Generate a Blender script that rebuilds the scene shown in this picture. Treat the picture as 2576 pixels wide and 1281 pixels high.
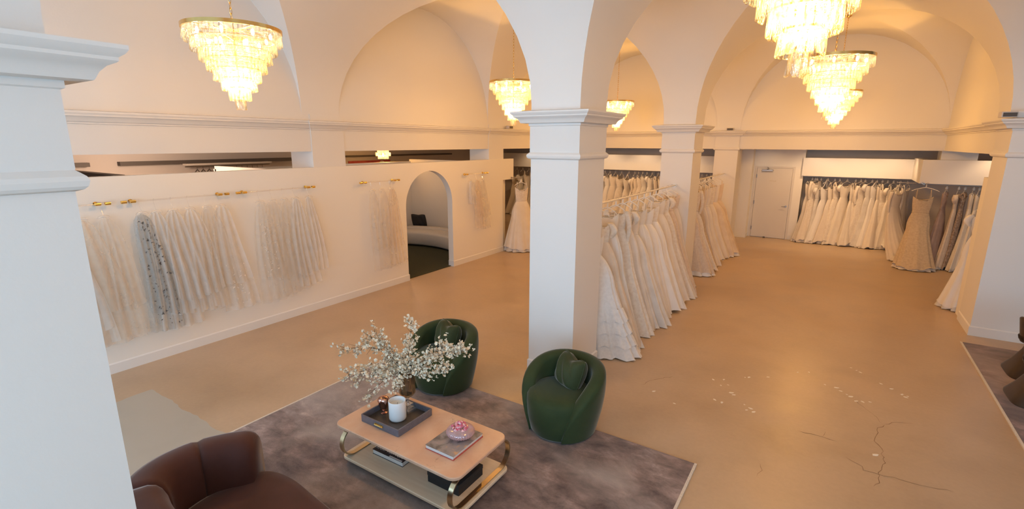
import bpy, math, random
from mathutils import Matrix, Vector
from math import sin, cos, pi, sqrt

SC = bpy.context.scene
COL = SC.collection
for o in list(bpy.data.objects):
    bpy.data.objects.remove(o, do_unlink=True)

# ---------------------------------------------------------------- camera
cam_d = bpy.data.cameras.new('camera'); cam = bpy.data.objects.new('camera', cam_d); COL.objects.link(cam)
F_PX, PITCH, ROLL, YAW, CAM_H = 1237.624, 0.22318984, 3.12938e-3, 0.579979208, 2.85
fw = Vector((-sin(YAW)*cos(PITCH), cos(YAW)*cos(PITCH), -sin(PITCH)))
rt = Vector((cos(YAW), sin(YAW), 0)); up = rt.cross(fw)
r2 = cos(ROLL)*rt + sin(ROLL)*up; u2 = -sin(ROLL)*rt + cos(ROLL)*up
M = Matrix((r2, u2, -fw)).transposed().to_4x4(); M.translation = (0, 0, CAM_H)
cam.matrix_world = M
cam_d.sensor_width = 36; cam_d.sensor_fit = 'HORIZONTAL'; cam_d.lens = 36*F_PX/2576
cam_d.clip_start = 0.05; cam_d.clip_end = 100
SC.camera = cam

# ---------------------------------------------------------------- world, daylight, exposure
W = bpy.data.worlds.new('world'); SC.world = W; W.use_nodes = True
bg = W.node_tree.nodes['Background']; bg.inputs[0].default_value = (0.62, 0.78, 1.0, 1); bg.inputs[1].default_value = 0.6
vs = SC.view_settings
vs.view_transform = 'Standard'; vs.look = 'None'; vs.gamma = 1; vs.use_curve_mapping = False
vs.exposure = 0.13
cy = SC.cycles
cy.use_denoising = True
cy.max_bounces = 6; cy.diffuse_bounces = 4; cy.glossy_bounces = 2; cy.transmission_bounces = 3; cy.transparent_max_bounces = 20
cy.sample_clamp_indirect = 6; cy.caustics_reflective = False; cy.caustics_refractive = False
cy.use_adaptive_sampling = True; cy.adaptive_threshold = 0.04

WARM = (1.0, 0.48, 0.10)
DAY = (0.47, 0.74, 1.0)
CH_POWER, DAY_POWER = 180, 215
def area_light(name, loc, rot, sx, sy, power, col):
    d = bpy.data.lights.new(name, 'AREA'); d.shape = 'RECTANGLE'; d.size = sx; d.size_y = sy
    d.energy = power; d.color = col
    o = bpy.data.objects.new(name, d); COL.objects.link(o); o.location = loc; o.rotation_euler = rot
    return o
def point_light(name, loc, power, col, r=.12):
    d = bpy.data.lights.new(name, 'POINT'); d.energy = power; d.color = col; d.shadow_soft_size = r
    o = bpy.data.objects.new(name, d); COL.objects.link(o); o.location = loc
    return o
# daylight coming in through the three tall shop windows of the front wall
for k, xw in enumerate((-5.2, -0.25, 4.6)):
    area_light('daylight', (xw, -4.28, 2.3), (pi/2, 0, 0), 3.4, 3.4, DAY_POWER, DAY)

# ---------------------------------------------------------------- material helpers
MATS = {}
def nmat(name):
    m = bpy.data.materials.new(name); m.use_nodes = True
    nt = m.node_tree; nt.nodes.clear()
    out = nt.nodes.new('ShaderNodeOutputMaterial')
    MATS[name] = m
    return m, nt, out
def N(nt, t, **kw):
    n = nt.nodes.new(t)
    for k, v in kw.items(): setattr(n, k, v)
    return n
def setin(n, **kw):
    for k, v in kw.items():
        n.inputs[k.replace('_', ' ')].default_value = v
def c4(c): return (c[0], c[1], c[2], 1)
def coords(nt, scale=(1, 1, 1), kind='Object'):
    tc = N(nt, 'ShaderNodeTexCoord'); mp = N(nt, 'ShaderNodeMapping'); mp.inputs['Scale'].default_value = scale
    nt.links.new(tc.outputs[kind], mp.inputs[0]); return mp.outputs[0]
def noise(nt, vec, scale, detail=3, rough=.55, dist=0):
    n = N(nt, 'ShaderNodeTexNoise'); setin(n, Scale=scale, Detail=detail, Roughness=rough, Distortion=dist)
    nt.links.new(vec, n.inputs['Vector']); return n
def ramp(nt, src, stops):
    r = N(nt, 'ShaderNodeValToRGB'); e = r.color_ramp.elements
    while len(e) < len(stops): e.new(.5)
    for i, (p, c) in enumerate(stops):
        e[i].position = p; e[i].color = c4(c) if len(c) == 3 else c
    nt.links.new(src, r.inputs[0]); return r.outputs[0]
def mix(nt, fac, a, b, mode='MIX'):
    m = N(nt, 'ShaderNodeMix', data_type='RGBA', blend_type=mode)
    for s, v in ((0, fac), (6, a), (7, b)):
        if hasattr(v, 'links') or hasattr(v, 'is_linked'): nt.links.new(v, m.inputs[s])
        else: m.inputs[s].default_value = v if s == 0 else c4(v)
    return m.outputs[2]
def math_(nt, op, a, b=None, c=None):
    m = N(nt, 'ShaderNodeMath', operation=op)
    for i, v in enumerate((a, b, c)):
        if v is None: continue
        if hasattr(v, 'is_linked'): nt.links.new(v, m.inputs[i])
        else: m.inputs[i].default_value = v
    return m.outputs[0]
def pbr(name, col, rough=.5, metal=0, spec=.5, var=None, bump=None, sheen=0, coat=0, scale=(1, 1, 1), alpha=None, subsurf=0):
    """col; var=(noise scale, second colour, contrast lo, hi); bump=(scale, strength, detail)"""
    m, nt, out = nmat(name)
    b = N(nt, 'ShaderNodeBsdfPrincipled'); nt.links.new(b.outputs[0], out.inputs[0])
    setin(b, Roughness=rough, Metallic=metal); b.inputs['Base Color'].default_value = c4(col)
    b.inputs['Specular IOR Level'].default_value = spec
    if sheen: b.inputs['Sheen Weight'].default_value = sheen; b.inputs['Sheen Roughness'].default_value = .35
    if coat: b.inputs['Coat Weight'].default_value = coat
    if alpha is not None: b.inputs['Alpha'].default_value = alpha
    vec = coords(nt, scale) if (var or bump) else None
    if var:
        n = noise(nt, vec, var[0], 4)
        nt.links.new(ramp(nt, n.outputs[0], [(var[2] if len(var) > 2 else .35, col), (var[3] if len(var) > 3 else .65, var[1])]), b.inputs['Base Color'])
    if bump:
        n = noise(nt, vec, bump[0], bump[2] if len(bump) > 2 else 3)
        bp = N(nt, 'ShaderNodeBump'); setin(bp, Strength=bump[1], Distance=.01)
        nt.links.new(n.outputs[0], bp.inputs['Height']); nt.links.new(bp.outputs[0], b.inputs['Normal'])
    return m

# ---------------------------------------------------------------- mesh helpers
class MB:
    def __init__(s): s.v = []; s.f = []
    def add(s, vs, fs):
        o = len(s.v); s.v += [tuple(p) for p in vs]; s.f += [tuple(i+o for i in f) for f in fs]
    def box(s, a, b):
        (x0, y0, z0), (x1, y1, z1) = a, b
        s.add([(x0,y0,z0),(x1,y0,z0),(x1,y1,z0),(x0,y1,z0),(x0,y0,z1),(x1,y0,z1),(x1,y1,z1),(x0,y1,z1)],
              [(0,3,2,1),(4,5,6,7),(0,1,5,4),(1,2,6,5),(2,3,7,6),(3,0,4,7)])
    def loft(s, rings, close=True, cap0=False, cap1=False):
        n = len(rings[0]); vs = [p for r in rings for p in r]; fs = []
        for i in range(len(rings)-1):
            for j in range(n if close else n-1):
                k = (j+1) % n
                fs.append((i*n+j, i*n+k, (i+1)*n+k, (i+1)*n+j))
        if cap0: fs.append(tuple(range(n-1, -1, -1)))
        if cap1: fs.append(tuple((len(rings)-1)*n+j for j in range(n)))
        s.add(vs, fs)
    def lathe(s, prof, seg=24, c=(0, 0, 0), cap0=False, cap1=False):
        s.loft([[(c[0]+r*cos(2*pi*j/seg), c[1]+r*sin(2*pi*j/seg), c[2]+z) for j in range(seg)] for r, z in prof], True, cap0, cap1)
    def tube(s, pts, r, seg=8, cap=True, closed=False):
        pts = [Vector(p) for p in pts]; n = len(pts); rings = []
        rr = r if hasattr(r, '__len__') else [r]*n
        t0 = (pts[1]-pts[0]).normalized(); ref = Vector((0, 0, 1)) if abs(t0.z) < .9 else Vector((1, 0, 0))
        u = t0.cross(ref).normalized()
        for i, p in enumerate(pts):
            if closed: t = (pts[(i+1) % n]-pts[i-1]).normalized()
            else: t = (pts[min(i+1, n-1)]-pts[max(i-1, 0)]).normalized()
            u = (u-t*u.dot(t)).normalized(); w = t.cross(u)
            rings.append([p+(u*cos(2*pi*j/seg)+w*sin(2*pi*j/seg))*rr[i] for j in range(seg)])
        if closed: rings.append(rings[0]); cap = False
        s.loft(rings, True, cap, cap)
    def cyl(s, a, b, r, seg=12): s.tube([a, b], r, seg)
    def build(s, name, mat, parent=None, smooth=False, angle=40, bevel=0, bseg=2, loc=None, rotz=0, subs=0):
        me = bpy.data.meshes.new(name); me.from_pydata(s.v, [], s.f); me.update()
        if mat: me.materials.append(MATS[mat] if isinstance(mat, str) else mat)
        if smooth:
            me.shade_smooth()
            if angle < 180: me.set_sharp_from_angle(angle=math.radians(angle))
        o = bpy.data.objects.new(name, me); COL.objects.link(o)
        if parent: o.parent = parent
        if loc: o.location = loc
        if rotz: o.rotation_euler = (0, 0, rotz)
        if bevel:
            md = o.modifiers.new('bevel', 'BEVEL'); md.width = bevel; md.segments = bseg; md.limit_method = 'ANGLE'
        if subs:
            md = o.modifiers.new('subd', 'SUBSURF'); md.levels = subs; md.render_levels = subs
        return o
def tag(o, label=None, cat=None, group=None, kind=None):
    if label: o['label'] = label
    if cat: o['category'] = cat
    if group: o['group'] = group
    if kind: o['kind'] = kind
    return o
def thing(name, label, cat, loc=(0, 0, 0), rotz=0, group=None):
    o = bpy.data.objects.new(name, None); COL.objects.link(o); o.location = loc; o.rotation_euler = (0, 0, rotz)
    o.empty_display_size = .1
    return tag(o, label, cat, group)
def struct(o, label=None): return tag(o, label, None, None, 'structure')
def copy_tree(o, parent=None):
    c = o.copy(); COL.objects.link(c)
    if parent: c.parent = parent
    for ch in [x for x in bpy.data.objects if x.parent == o]: copy_tree(ch, c)
    return c
def sbox(name, a, b, mat, label=None, bevel=0):
    m = MB(); m.box(a, b); return struct(m.build(name, mat, bevel=bevel), label)
def box(name, a, b, mat, parent=None, bevel=0, bseg=2):
    m = MB(); m.box(a, b); return m.build(name, mat, parent, bevel=bevel, bseg=bseg, smooth=bool(bevel))
def rrect(x0, y0, x1, y1, r, z, n=6):
    pts = []
    for cx, cy_, a0 in ((x1-r, y1-r, 0), (x0+r, y1-r, pi/2), (x0+r, y0+r, pi), (x1-r, y0+r, 1.5*pi)):
        for k in range(n+1):
            a = a0+k*pi/2/n; pts.append((cx+r*cos(a), cy_+r*sin(a), z))
    return pts
ORD = ['first', 'second', 'third', 'fourth', 'fifth', 'sixth', 'seventh', 'eighth', 'ninth', 'tenth', 'eleventh', 'twelfth', 'thirteenth',
       'fourteenth', 'fifteenth', 'sixteenth', 'seventeenth', 'eighteenth', 'nineteenth', 'twentieth']

# ---------------------------------------------------------------- materials
pbr('plaster', (.78, .76, .735), .75, spec=.25, bump=(45, .06, 4))
pbr('plaster_cream', (.85, .815, .755), .7, spec=.25, bump=(30, .05, 4))
pbr('white_paint', (.80, .785, .76), .5, spec=.4, bump=(60, .03))
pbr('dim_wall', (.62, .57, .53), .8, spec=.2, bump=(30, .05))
pbr('dark_trim', (.10, .085, .075), .6)
pbr('door_paint', (.70, .655, .60), .45, spec=.4)
pbr('brass', (.83, .58, .22), .22, 1.0, bump=(80, .03))
pbr('antique_brass', (.62, .50, .32), .28, 1.0, bump=(60, .04))
pbr('gold', (.95, .66, .20), .16, 1.0)
pbr('steel', (.45, .42, .40), .35, 1.0)
pbr('green_velvet', (.028, .046, .016), .75, spec=.25, var=(5, (.036, .054, .019)), bump=(300, .12), sheen=.35)
pbr('green_velvet_cushion', (.034, .046, .017), .7, spec=.25, var=(7, (.042, .056, .021)), bump=(250, .12), sheen=.45)
pbr('brown_velvet', (.060, .022, .017), .7, spec=.25, var=(4, (.075, .028, .023)), bump=(300, .10), sheen=.4)
pbr('dark_velvet', (.045, .028, .017), .7, spec=.3, var=(6, (.058, .037, .022)), bump=(250, .1), sheen=.25)
pbr('black_matt', (.012, .012, .014), .6, var=(4, (.018, .017, .018)))
pbr('paper', (.78, .76, .73), .8, scale=(1, 1, 60), var=(12, (.64, .62, .60)))
pbr('white_ceramic', (.82, .83, .84), .3, spec=.5, coat=.3, bump=(30, .01))
pbr('wax', (.85, .80, .70), .6)
pbr('tray_leather', (.125, .12, .145), .38, spec=.5, var=(35, (.15, .145, .17)), bump=(220, .15))
pbr('tray_lining', (.065, .053, .042), .26, var=(18, (.075, .06, .048)), bump=(200, .15))
pbr('rose_metal', (.72, .42, .34), .16, 1.0, bump=(20, .1))
pbr('twig', (.10, .066, .035), .8, var=(30, (.16, .10, .05)))
pbr('petal', (.84, .75, .60), .6, var=(60, (.70, .58, .40)))
pbr('rose_petal', (.60, .10, .18), .4, var=(45, (.88, .58, .58), .45, .6))
pbr('red_poster', (.42, .06, .055), .6, var=(6, (.50, .10, .08)))
pbr('ivory_white', (.72, .66, .58), .85, var=(60, (.60, .55, .48)))
pbr('boucle', (.66, .62, .56), .9, bump=(90, .6, 4), sheen=.2)
pbr('olive_rug', (.032, .033, .014), .95, var=(40, (.045, .046, .02)), bump=(160, .4))
pbr('fleck', (.85, .80, .70), .6, var=(30, (.75, .70, .60)))
pbr('hanger_white', (.84, .80, .74), .4, var=(10, (.78, .74, .68)))
pbr('rail_white', (.80, .76, .68), .35, metal=.2)

def glass_mix(name, tint, t, gl, tr, rough=.08, tcol=(1, .97, .92), bump=None):
    """thin cut-glass look: part see-through, part mirror, part milky scatter"""
    m, nt, out = nmat(name)
    a = N(nt, 'ShaderNodeBsdfTransparent'); a.inputs[0].default_value = c4(tint)
    g = N(nt, 'ShaderNodeBsdfGlossy'); g.inputs[0].default_value = c4(tcol); g.inputs['Roughness'].default_value = rough
    d = N(nt, 'ShaderNodeBsdfTranslucent'); d.inputs[0].default_value = c4(tcol)
    d2 = N(nt, 'ShaderNodeBsdfDiffuse'); d2.inputs[0].default_value = c4(tcol)
    m0 = N(nt, 'ShaderNodeMixShader'); m0.inputs[0].default_value = .5
    nt.links.new(d.outputs[0], m0.inputs[1]); nt.links.new(d2.outputs[0], m0.inputs[2])
    m1 = N(nt, 'ShaderNodeMixShader'); m1.inputs[0].default_value = gl/max(1e-6, gl+tr)
    nt.links.new(m0.outputs[0], m1.inputs[1]); nt.links.new(g.outputs[0], m1.inputs[2])
    m2 = N(nt, 'ShaderNodeMixShader')
    nt.links.new(a.outputs[0], m2.inputs[1]); nt.links.new(m1.outputs[0], m2.inputs[2])
    vec = coords(nt, (1, 1, .35))
    n = noise(nt, vec, bump[0] if bump else 20, 3)
    if bump:
        bp = N(nt, 'ShaderNodeBump'); setin(bp, Strength=bump[1], Distance=.02)
        nt.links.new(n.outputs[0], bp.inputs['Height'])
        for q in (g, d, d2): nt.links.new(bp.outputs[0], q.inputs['Normal'])
        r = ramp(nt, n.outputs[0], [(.35, (max(0, 1-t-.28),)*3), (.65, (min(1, 1-t+.28),)*3)])
        nt.links.new(r, m2.inputs[0])
    else: m2.inputs[0].default_value = 1-t
    nt.links.new(m2.outputs[0], out.inputs[0])
    return m
def crystal_mat():
    m, nt, out = nmat('crystal')
    vec = coords(nt, (1, 1, .4)); n = noise(nt, vec, 42, 3, .6)
    bp = N(nt, 'ShaderNodeBump'); setin(bp, Strength=.9, Distance=.02); nt.links.new(n.outputs[0], bp.inputs['Height'])
    lw = N(nt, 'ShaderNodeLayerWeight'); lw.inputs[0].default_value = .45; nt.links.new(bp.outputs[0], lw.inputs['Normal'])
    tcol = ramp(nt, lw.outputs['Facing'], [(.25, (1, .985, .95)), (.62, (.96, .86, .66)), (.92, (.62, .42, .18))])
    a = N(nt, 'ShaderNodeBsdfTransparent'); nt.links.new(tcol, a.inputs[0])
    g = N(nt, 'ShaderNodeBsdfGlossy'); g.inputs[0].default_value = (.86, .95, 1, 1); g.inputs['Roughness'].default_value = .10; nt.links.new(bp.outputs[0], g.inputs['Normal'])
    d = N(nt, 'ShaderNodeBsdfTranslucent'); d.inputs[0].default_value = (.80, .92, 1, 1)
    m1 = N(nt, 'ShaderNodeMixShader'); m1.inputs[0].default_value = .60; nt.links.new(d.outputs[0], m1.inputs[1]); nt.links.new(g.outputs[0], m1.inputs[2])
    m2 = N(nt, 'ShaderNodeMixShader'); nt.links.new(a.outputs[0], m2.inputs[1]); nt.links.new(m1.outputs[0], m2.inputs[2])
    nt.links.new(ramp(nt, n.outputs[0], [(.38, (.03,)*3), (.62, (.40,)*3)]), m2.inputs[0])
    nt.links.new(m2.outputs[0], out.inputs[0])
crystal_mat()
glass_mix('clear_glass', (.95, .95, .95), .60, .75, .25, .03, (1, 1, 1))
glass_mix('smoke_glass', (.74, .68, .57), .86, .8, .2, .04, (.75, .68, .58))
glass_mix('acrylic', (.98, .97, .96), .86, .6, .4, .05, (1, .98, .95))
glass_mix('pink_glass', (.93, .76, .80), .34, .25, .75, .07, (.92, .74, .77))

def emit(name, col, s):
    m, nt, out = nmat(name); e = N(nt, 'ShaderNodeEmission'); e.inputs[0].default_value = c4(col); e.inputs[1].default_value = s
    nt.links.new(e.outputs[0], out.inputs[0])
emit('bulb_glow', (1, .80, .50), 60)

def cloth(name, col, col2, trans, sheer=0, lace=0, satin=0):
    """gown cloth: diffuse + translucent, optional sheerness and lace pattern"""
    m, nt, out = nmat(name)
    vec = coords(nt)
    n = noise(nt, vec, 26 if lace else 5, 4, .5)
    cr = ramp(nt, n.outputs[0], [(.38, col), (.66, col2)])
    b = N(nt, 'ShaderNodeBsdfPrincipled'); setin(b, Roughness=.34 if satin else .8); b.inputs['Specular IOR Level'].default_value = .5 if satin else .2
    b.inputs['Sheen Weight'].default_value = .15
    nt.links.new(cr, b.inputs['Base Color'])
    bp = N(nt, 'ShaderNodeBump'); setin(bp, Strength=.32 if lace else .10, Distance=.010)
    n2 = noise(nt, vec, 60 if lace else 30, 4); nt.links.new(n2.outputs[0], bp.inputs['Height']); nt.links.new(bp.outputs[0], b.inputs['Normal'])
    t = N(nt, 'ShaderNodeBsdfTranslucent'); nt.links.new(cr, t.inputs[0])
    m1 = N(nt, 'ShaderNodeMixShader'); m1.inputs[0].default_value = trans
    nt.links.new(b.outputs[0], m1.inputs[1]); nt.links.new(t.outputs[0], m1.inputs[2])
    res = m1.outputs[0]
    if sheer:
        tr = N(nt, 'ShaderNodeBsdfTransparent'); m2 = N(nt, 'ShaderNodeMixShader')
        r = ramp(nt, n.outputs[0], [(.3, (max(0, sheer-.05),)*3), (.7, (min(1, sheer+.05),)*3)])
        nt.links.new(r, m2.inputs[0]); nt.links.new(res, m2.inputs[1]); nt.links.new(tr.outputs[0], m2.inputs[2]); res = m2.outputs[0]
    nt.links.new(res, out.inputs[0])
cloth('satin_ivory', (.84, .77, .67), (.80, .72, .61), .08, satin=1)
cloth('satin_white', (.87, .83, .78), (.84, .80, .74), .08, satin=1)
cloth('crepe_cream', (.83, .75, .64), (.79, .70, .59), .08)
cloth('tulle_white', (.89, .85, .79), (.85, .80, .73), .15, sheer=.12)
cloth('tulle_champagne', (.83, .71, .57), (.79, .66, .52), .12, sheer=.06)
cloth('lace_ivory', (.85, .78, .68), (.77, .68, .57), .08, lace=1)
cloth('lace_blush', (.83, .71, .58), (.76, .63, .51), .2, lace=1)
cloth('bead_champagne', (.70, .57, .41), (.61, .48, .33), .15, lace=1)
cloth('mauve_tulle', (.52, .40, .36), (.46, .35, .31), .25, sheer=.12)
cloth('beaded_grey', (.46, .36, .29), (.24, .17, .13), .1, lace=1)
cloth('feather_white', (.90, .87, .84), (.84, .81, .78), .12, lace=1)
cloth('veil_white', (.90, .87, .83), (.88, .85, .81), .45, sheer=.52)
cloth('veil_peach', (.88, .76, .63), (.86, .74, .61), .45, sheer=.66)
cloth('veil_sheer', (.86, .79, .70), (.84, .77, .68), .45, sheer=.74)
cloth('veil_grey', (.55, .56, .55), (.50, .51, .50), .4, sheer=.62)
pbr('veil_motif', (.07, .07, .075), .8, var=(30, (.20, .20, .20)))
pbr('veil_motif_white', (.85, .82, .78), .8, var=(30, (.75, .72, .68)))

# floor: polished concrete
def make_floor_mat():
    m, nt, out = nmat('concrete')
    b = N(nt, 'ShaderNodeBsdfPrincipled'); nt.links.new(b.outputs[0], out.inputs[0])
    vec = coords(nt)
    n1 = noise(nt, vec, .45, 3, .5, .4); n2 = noise(nt, vec, 1.7, 5, .55, .2); n3 = noise(nt, vec, 22, 4, .6)
    base = ramp(nt, n1.outputs[0], [(.30, (.45, .325, .21)), (.5, (.50, .37, .248)), (.72, (.54, .41, .285))])
    blot = ramp(nt, n2.outputs[0], [(.28, (.88, .87, .86)), (.50, (1, 1, 1)), (.74, (1.07, 1.07, 1.08))])
    c = mix(nt, .85, base, blot, 'MULTIPLY')
    fine = ramp(nt, n3.outputs[0], [(.3, (.95, .95, .95)), (.7, (1.03, 1.03, 1.03))])
    c = mix(nt, .8, c, fine, 'MULTIPLY')
    # newer grey slab let into the floor near the front
    sx = N(nt, 'ShaderNodeSeparateXYZ')
    wob = noise(nt, vec, 3, 2); addv = N(nt, 'ShaderNodeMixRGB'); addv.blend_type = 'ADD'; addv.inputs[0].default_value = .12
    nt.links.new(vec, addv.inputs[1]); nt.links.new(wob.outputs['Color'], addv.inputs[2]); nt.links.new(addv.outputs[0], sx.inputs[0])
    inx = math_(nt, 'MULTIPLY', math_(nt, 'GREATER_THAN', sx.outputs[0], -6.40), math_(nt, 'LESS_THAN', sx.outputs[0], -2.0))
    iny = math_(nt, 'MULTIPLY', math_(nt, 'LESS_THAN', sx.outputs[1], 2.17), math_(nt, 'GREATER_THAN', sx.outputs[1], -1.0))
    c = mix(nt, math_(nt, 'MULTIPLY', inx, iny), c, mix(nt, .5, (.44, .41, .35), blot, 'MULTIPLY'))
    nt.links.new(c, b.inputs['Base Color'])
    rg = ramp(nt, n2.outputs[0], [(.3, (.30,)*3), (.7, (.40,)*3)]); nt.links.new(rg, b.inputs['Roughness'])
    b.inputs['Specular IOR Level'].default_value = .42
    bp = N(nt, 'ShaderNodeBump'); setin(bp, Strength=.05, Distance=.02); nt.links.new(n2.outputs[0], bp.inputs['Height']); nt.links.new(bp.outputs[0], b.inputs['Normal'])
make_floor_mat()

def make_rug_mat(name, a, b_, c_, light):
    m, nt, out = nmat(name)
    b = N(nt, 'ShaderNodeBsdfPrincipled'); nt.links.new(b.outputs[0], out.inputs[0]); setin(b, Roughness=.9)
    b.inputs['Specular IOR Level'].default_value = .15; b.inputs['Sheen Weight'].default_value = .3
    vec = coords(nt)
    n1 = noise(nt, vec, 1.3, 6, .66, .5); n2 = noise(nt, coords(nt, (1, 1.8, 1)), 3.6, 8, .70, .35); n3 = noise(nt, coords(nt, (1, 1, 1)), 90, 3)
    base = ramp(nt, n1.outputs[0], [(.34, a), (.50, b_), (.64, c_)])
    pat = ramp(nt, n2.outputs[0], [(.33, (.40, .37, .36)), (.45, (.82, .80, .79)), (.54, (1.08, 1.07, 1.07)), (.64, (1.6, 1.58, 1.58))])
    c = mix(nt, .9, base, pat, 'MULTIPLY')
    # worn medallions: rows of faint rings
    sc = N(nt, 'ShaderNodeVectorMath', operation='MODULO'); off = N(nt, 'ShaderNodeVectorMath', operation='ADD'); off.inputs[1].default_value = (20.2, 20.3, 0)
    wv = noise(nt, vec, 9, 3); ad = N(nt, 'ShaderNodeMixRGB'); ad.blend_type = 'ADD'; ad.inputs[0].default_value = .06
    nt.links.new(vec, ad.inputs[1]); nt.links.new(wv.outputs['Color'], ad.inputs[2]); nt.links.new(ad.outputs[0], off.inputs[0])
    nt.links.new(off.outputs[0], sc.inputs[0]); sc.inputs[1].default_value = (.48, .42, 1)
    ct = N(nt, 'ShaderNodeVectorMath', operation='SUBTRACT'); ct.inputs[1].default_value = (.24, .21, 0); nt.links.new(sc.outputs[0], ct.inputs[0])
    ln = N(nt, 'ShaderNodeVectorMath', operation='LENGTH'); fl = N(nt, 'ShaderNodeVectorMath', operation='MULTIPLY'); fl.inputs[1].default_value = (1, 1, 0)
    nt.links.new(ct.outputs[0], fl.inputs[0]); nt.links.new(fl.outputs[0], ln.inputs[0])
    rg = ramp(nt, ln.outputs['Value'], [(.0, (.75,)*3), (.05, (1.15,)*3), (.085, (1.05,)*3), (.105, (.70,)*3), (.125, (1,)*3)])
    c = mix(nt, .32, c, rg, 'MULTIPLY')
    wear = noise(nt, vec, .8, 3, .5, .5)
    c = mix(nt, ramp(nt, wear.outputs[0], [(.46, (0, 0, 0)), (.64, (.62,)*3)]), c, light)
    nt.links.new(c, b.inputs['Base Color'])
    bp = N(nt, 'ShaderNodeBump'); setin(bp, Strength=.35, Distance=.01); nt.links.new(n3.outputs[0], bp.inputs['Height']); nt.links.new(bp.outputs[0], b.inputs['Normal'])
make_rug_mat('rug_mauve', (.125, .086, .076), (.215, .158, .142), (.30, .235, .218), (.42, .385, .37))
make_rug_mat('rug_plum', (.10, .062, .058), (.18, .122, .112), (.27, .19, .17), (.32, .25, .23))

def make_travertine():
    m, nt, out = nmat('pink_stone')
    b = N(nt, 'ShaderNodeBsdfPrincipled'); nt.links.new(b.outputs[0], out.inputs[0]); setin(b, Roughness=.32)
    vec = coords(nt)
    n = noise(nt, vec, 3.5, 5, .6, .5); c = ramp(nt, n.outputs[0], [(.3, (.62, .375, .25)), (.55, (.68, .45, .31)), (.75, (.72, .53, .39))])
    v = N(nt, 'ShaderNodeTexVoronoi', feature='DISTANCE_TO_EDGE'); v.inputs['Scale'].default_value = 5
    wv = noise(nt, vec, 5, 4); ad = N(nt, 'ShaderNodeMixRGB'); ad.blend_type = 'ADD'; ad.inputs[0].default_value = .5
    nt.links.new(vec, ad.inputs[1]); nt.links.new(wv.outputs['Color'], ad.inputs[2]); nt.links.new(ad.outputs[0], v.inputs['Vector'])
    msk = noise(nt, vec, 4, 2)
    l = math_(nt, 'MULTIPLY', math_(nt, 'LESS_THAN', v.outputs['Distance'], .012), math_(nt, 'GREATER_THAN', msk.outputs[0], .56))
    c = mix(nt, math_(nt, 'MULTIPLY', l, .4), c, (.30, .15, .10)); nt.links.new(c, b.inputs['Base Color'])
make_travertine()
pbr('birch', (.78, .64, .47), .42, var=(3, (.73, .58, .41)), scale=(1, 14, 14), bump=(40, .03))
def make_cover():
    m, nt, out = nmat('photo_cover')
    b = N(nt, 'ShaderNodeBsdfPrincipled'); nt.links.new(b.outputs[0], out.inputs[0]); setin(b, Roughness=.25)
    vec = coords(nt); n = noise(nt, vec, 9, 4, .55, .6)
    c = ramp(nt, n.outputs[0], [(.34, (.14, .125, .12)), (.50, (.30, .27, .26)), (.60, (.34, .29, .27)), (.66, (.60, .36, .20)), (.72, (.66, .52, .30))])
    nt.links.new(c, b.inputs['Base Color'])
make_cover()
pbr('book_black', (.02, .022, .03), .3, var=(8, (.03, .03, .04)))
pbr('book_red', (.52, .10, .075), .4)

# ================================================================= SETTING
ZS, RISE = 3.28, 2.17
XB = [(-7.36, -3.035), (-2.42, 1.97), (2.60, 6.9)]           # bays across
YB = [(-4.40, -.05), (.66, 5.03), (5.75, 10.13), (10.83, 15.23)]  # bays along
m = MB(); m.box((-12.8, -4.6, -.12), (7.1, 17.7, 0)); struct(m.build('floor', 'concrete'), 'polished tan concrete floor with hairline cracks and a grey patch')

def crack(pts, w, seed):
    rnd = random.Random(seed); P = []
    for (x0, y0), (x1, y1) in zip(pts[:-1], pts[1:]):
        n = max(2, int(math.hypot(x1-x0, y1-y0)/.05))
        for k in range(n): P.append((x0+(x1-x0)*k/n+rnd.gauss(0, .010), y0+(y1-y0)*k/n+rnd.gauss(0, .010)))
    P.append(pts[-1]); L = []; Rr = []
    for i, (x, y) in enumerate(P):
        q0, q1 = P[max(i-1, 0)], P[min(i+1, len(P)-1)]; tx, ty = q1[0]-q0[0], q1[1]-q0[1]; l = math.hypot(tx, ty) or 1
        ww = .7*w*rnd.uniform(.25, 1.0)*(1 if 0 < i < len(P)-1 else .1); L.append((x-ty/l*ww, y+tx/l*ww, .0012)); Rr.append((x+ty/l*ww, y-tx/l*ww, .0012))
    mb = MB(); mb.loft([L, Rr], False); return mb.build('floor_crack', 'crack_dark', FLOOR)
FLOOR = bpy.data.objects['floor']
pbr('crack_dark', (.20, .125, .07), .7)
for i, (pts, w) in enumerate([([(.46, 6.44), (.62, 6.16), (.72, 5.98)], .0035), ([(.72, 5.98), (.84, 6.10), (.98, 6.16)], .004), ([(.72, 5.98), (.66, 5.80), (.62, 5.62), (.67, 5.45), (.68, 5.20), (.58, 4.75)], .005),
        ([(-.02, 5.35), (.14, 5.36), (.30, 5.36)], .005), ([(.40, 5.10), (.52, 4.98), (.66, 4.98), (.86, 4.98), (1.15, 5.04)], .0055), ([(-1.67, 5.42), (-1.60, 5.62), (-1.42, 5.86)], .0045), ([(-.28, 4.55), (-.24, 4.44), (-.27, 4.34)], .004), ([(.20, 5.48), (.19, 5.36)], .004)]): crack(pts, w, 60+i)

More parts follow.
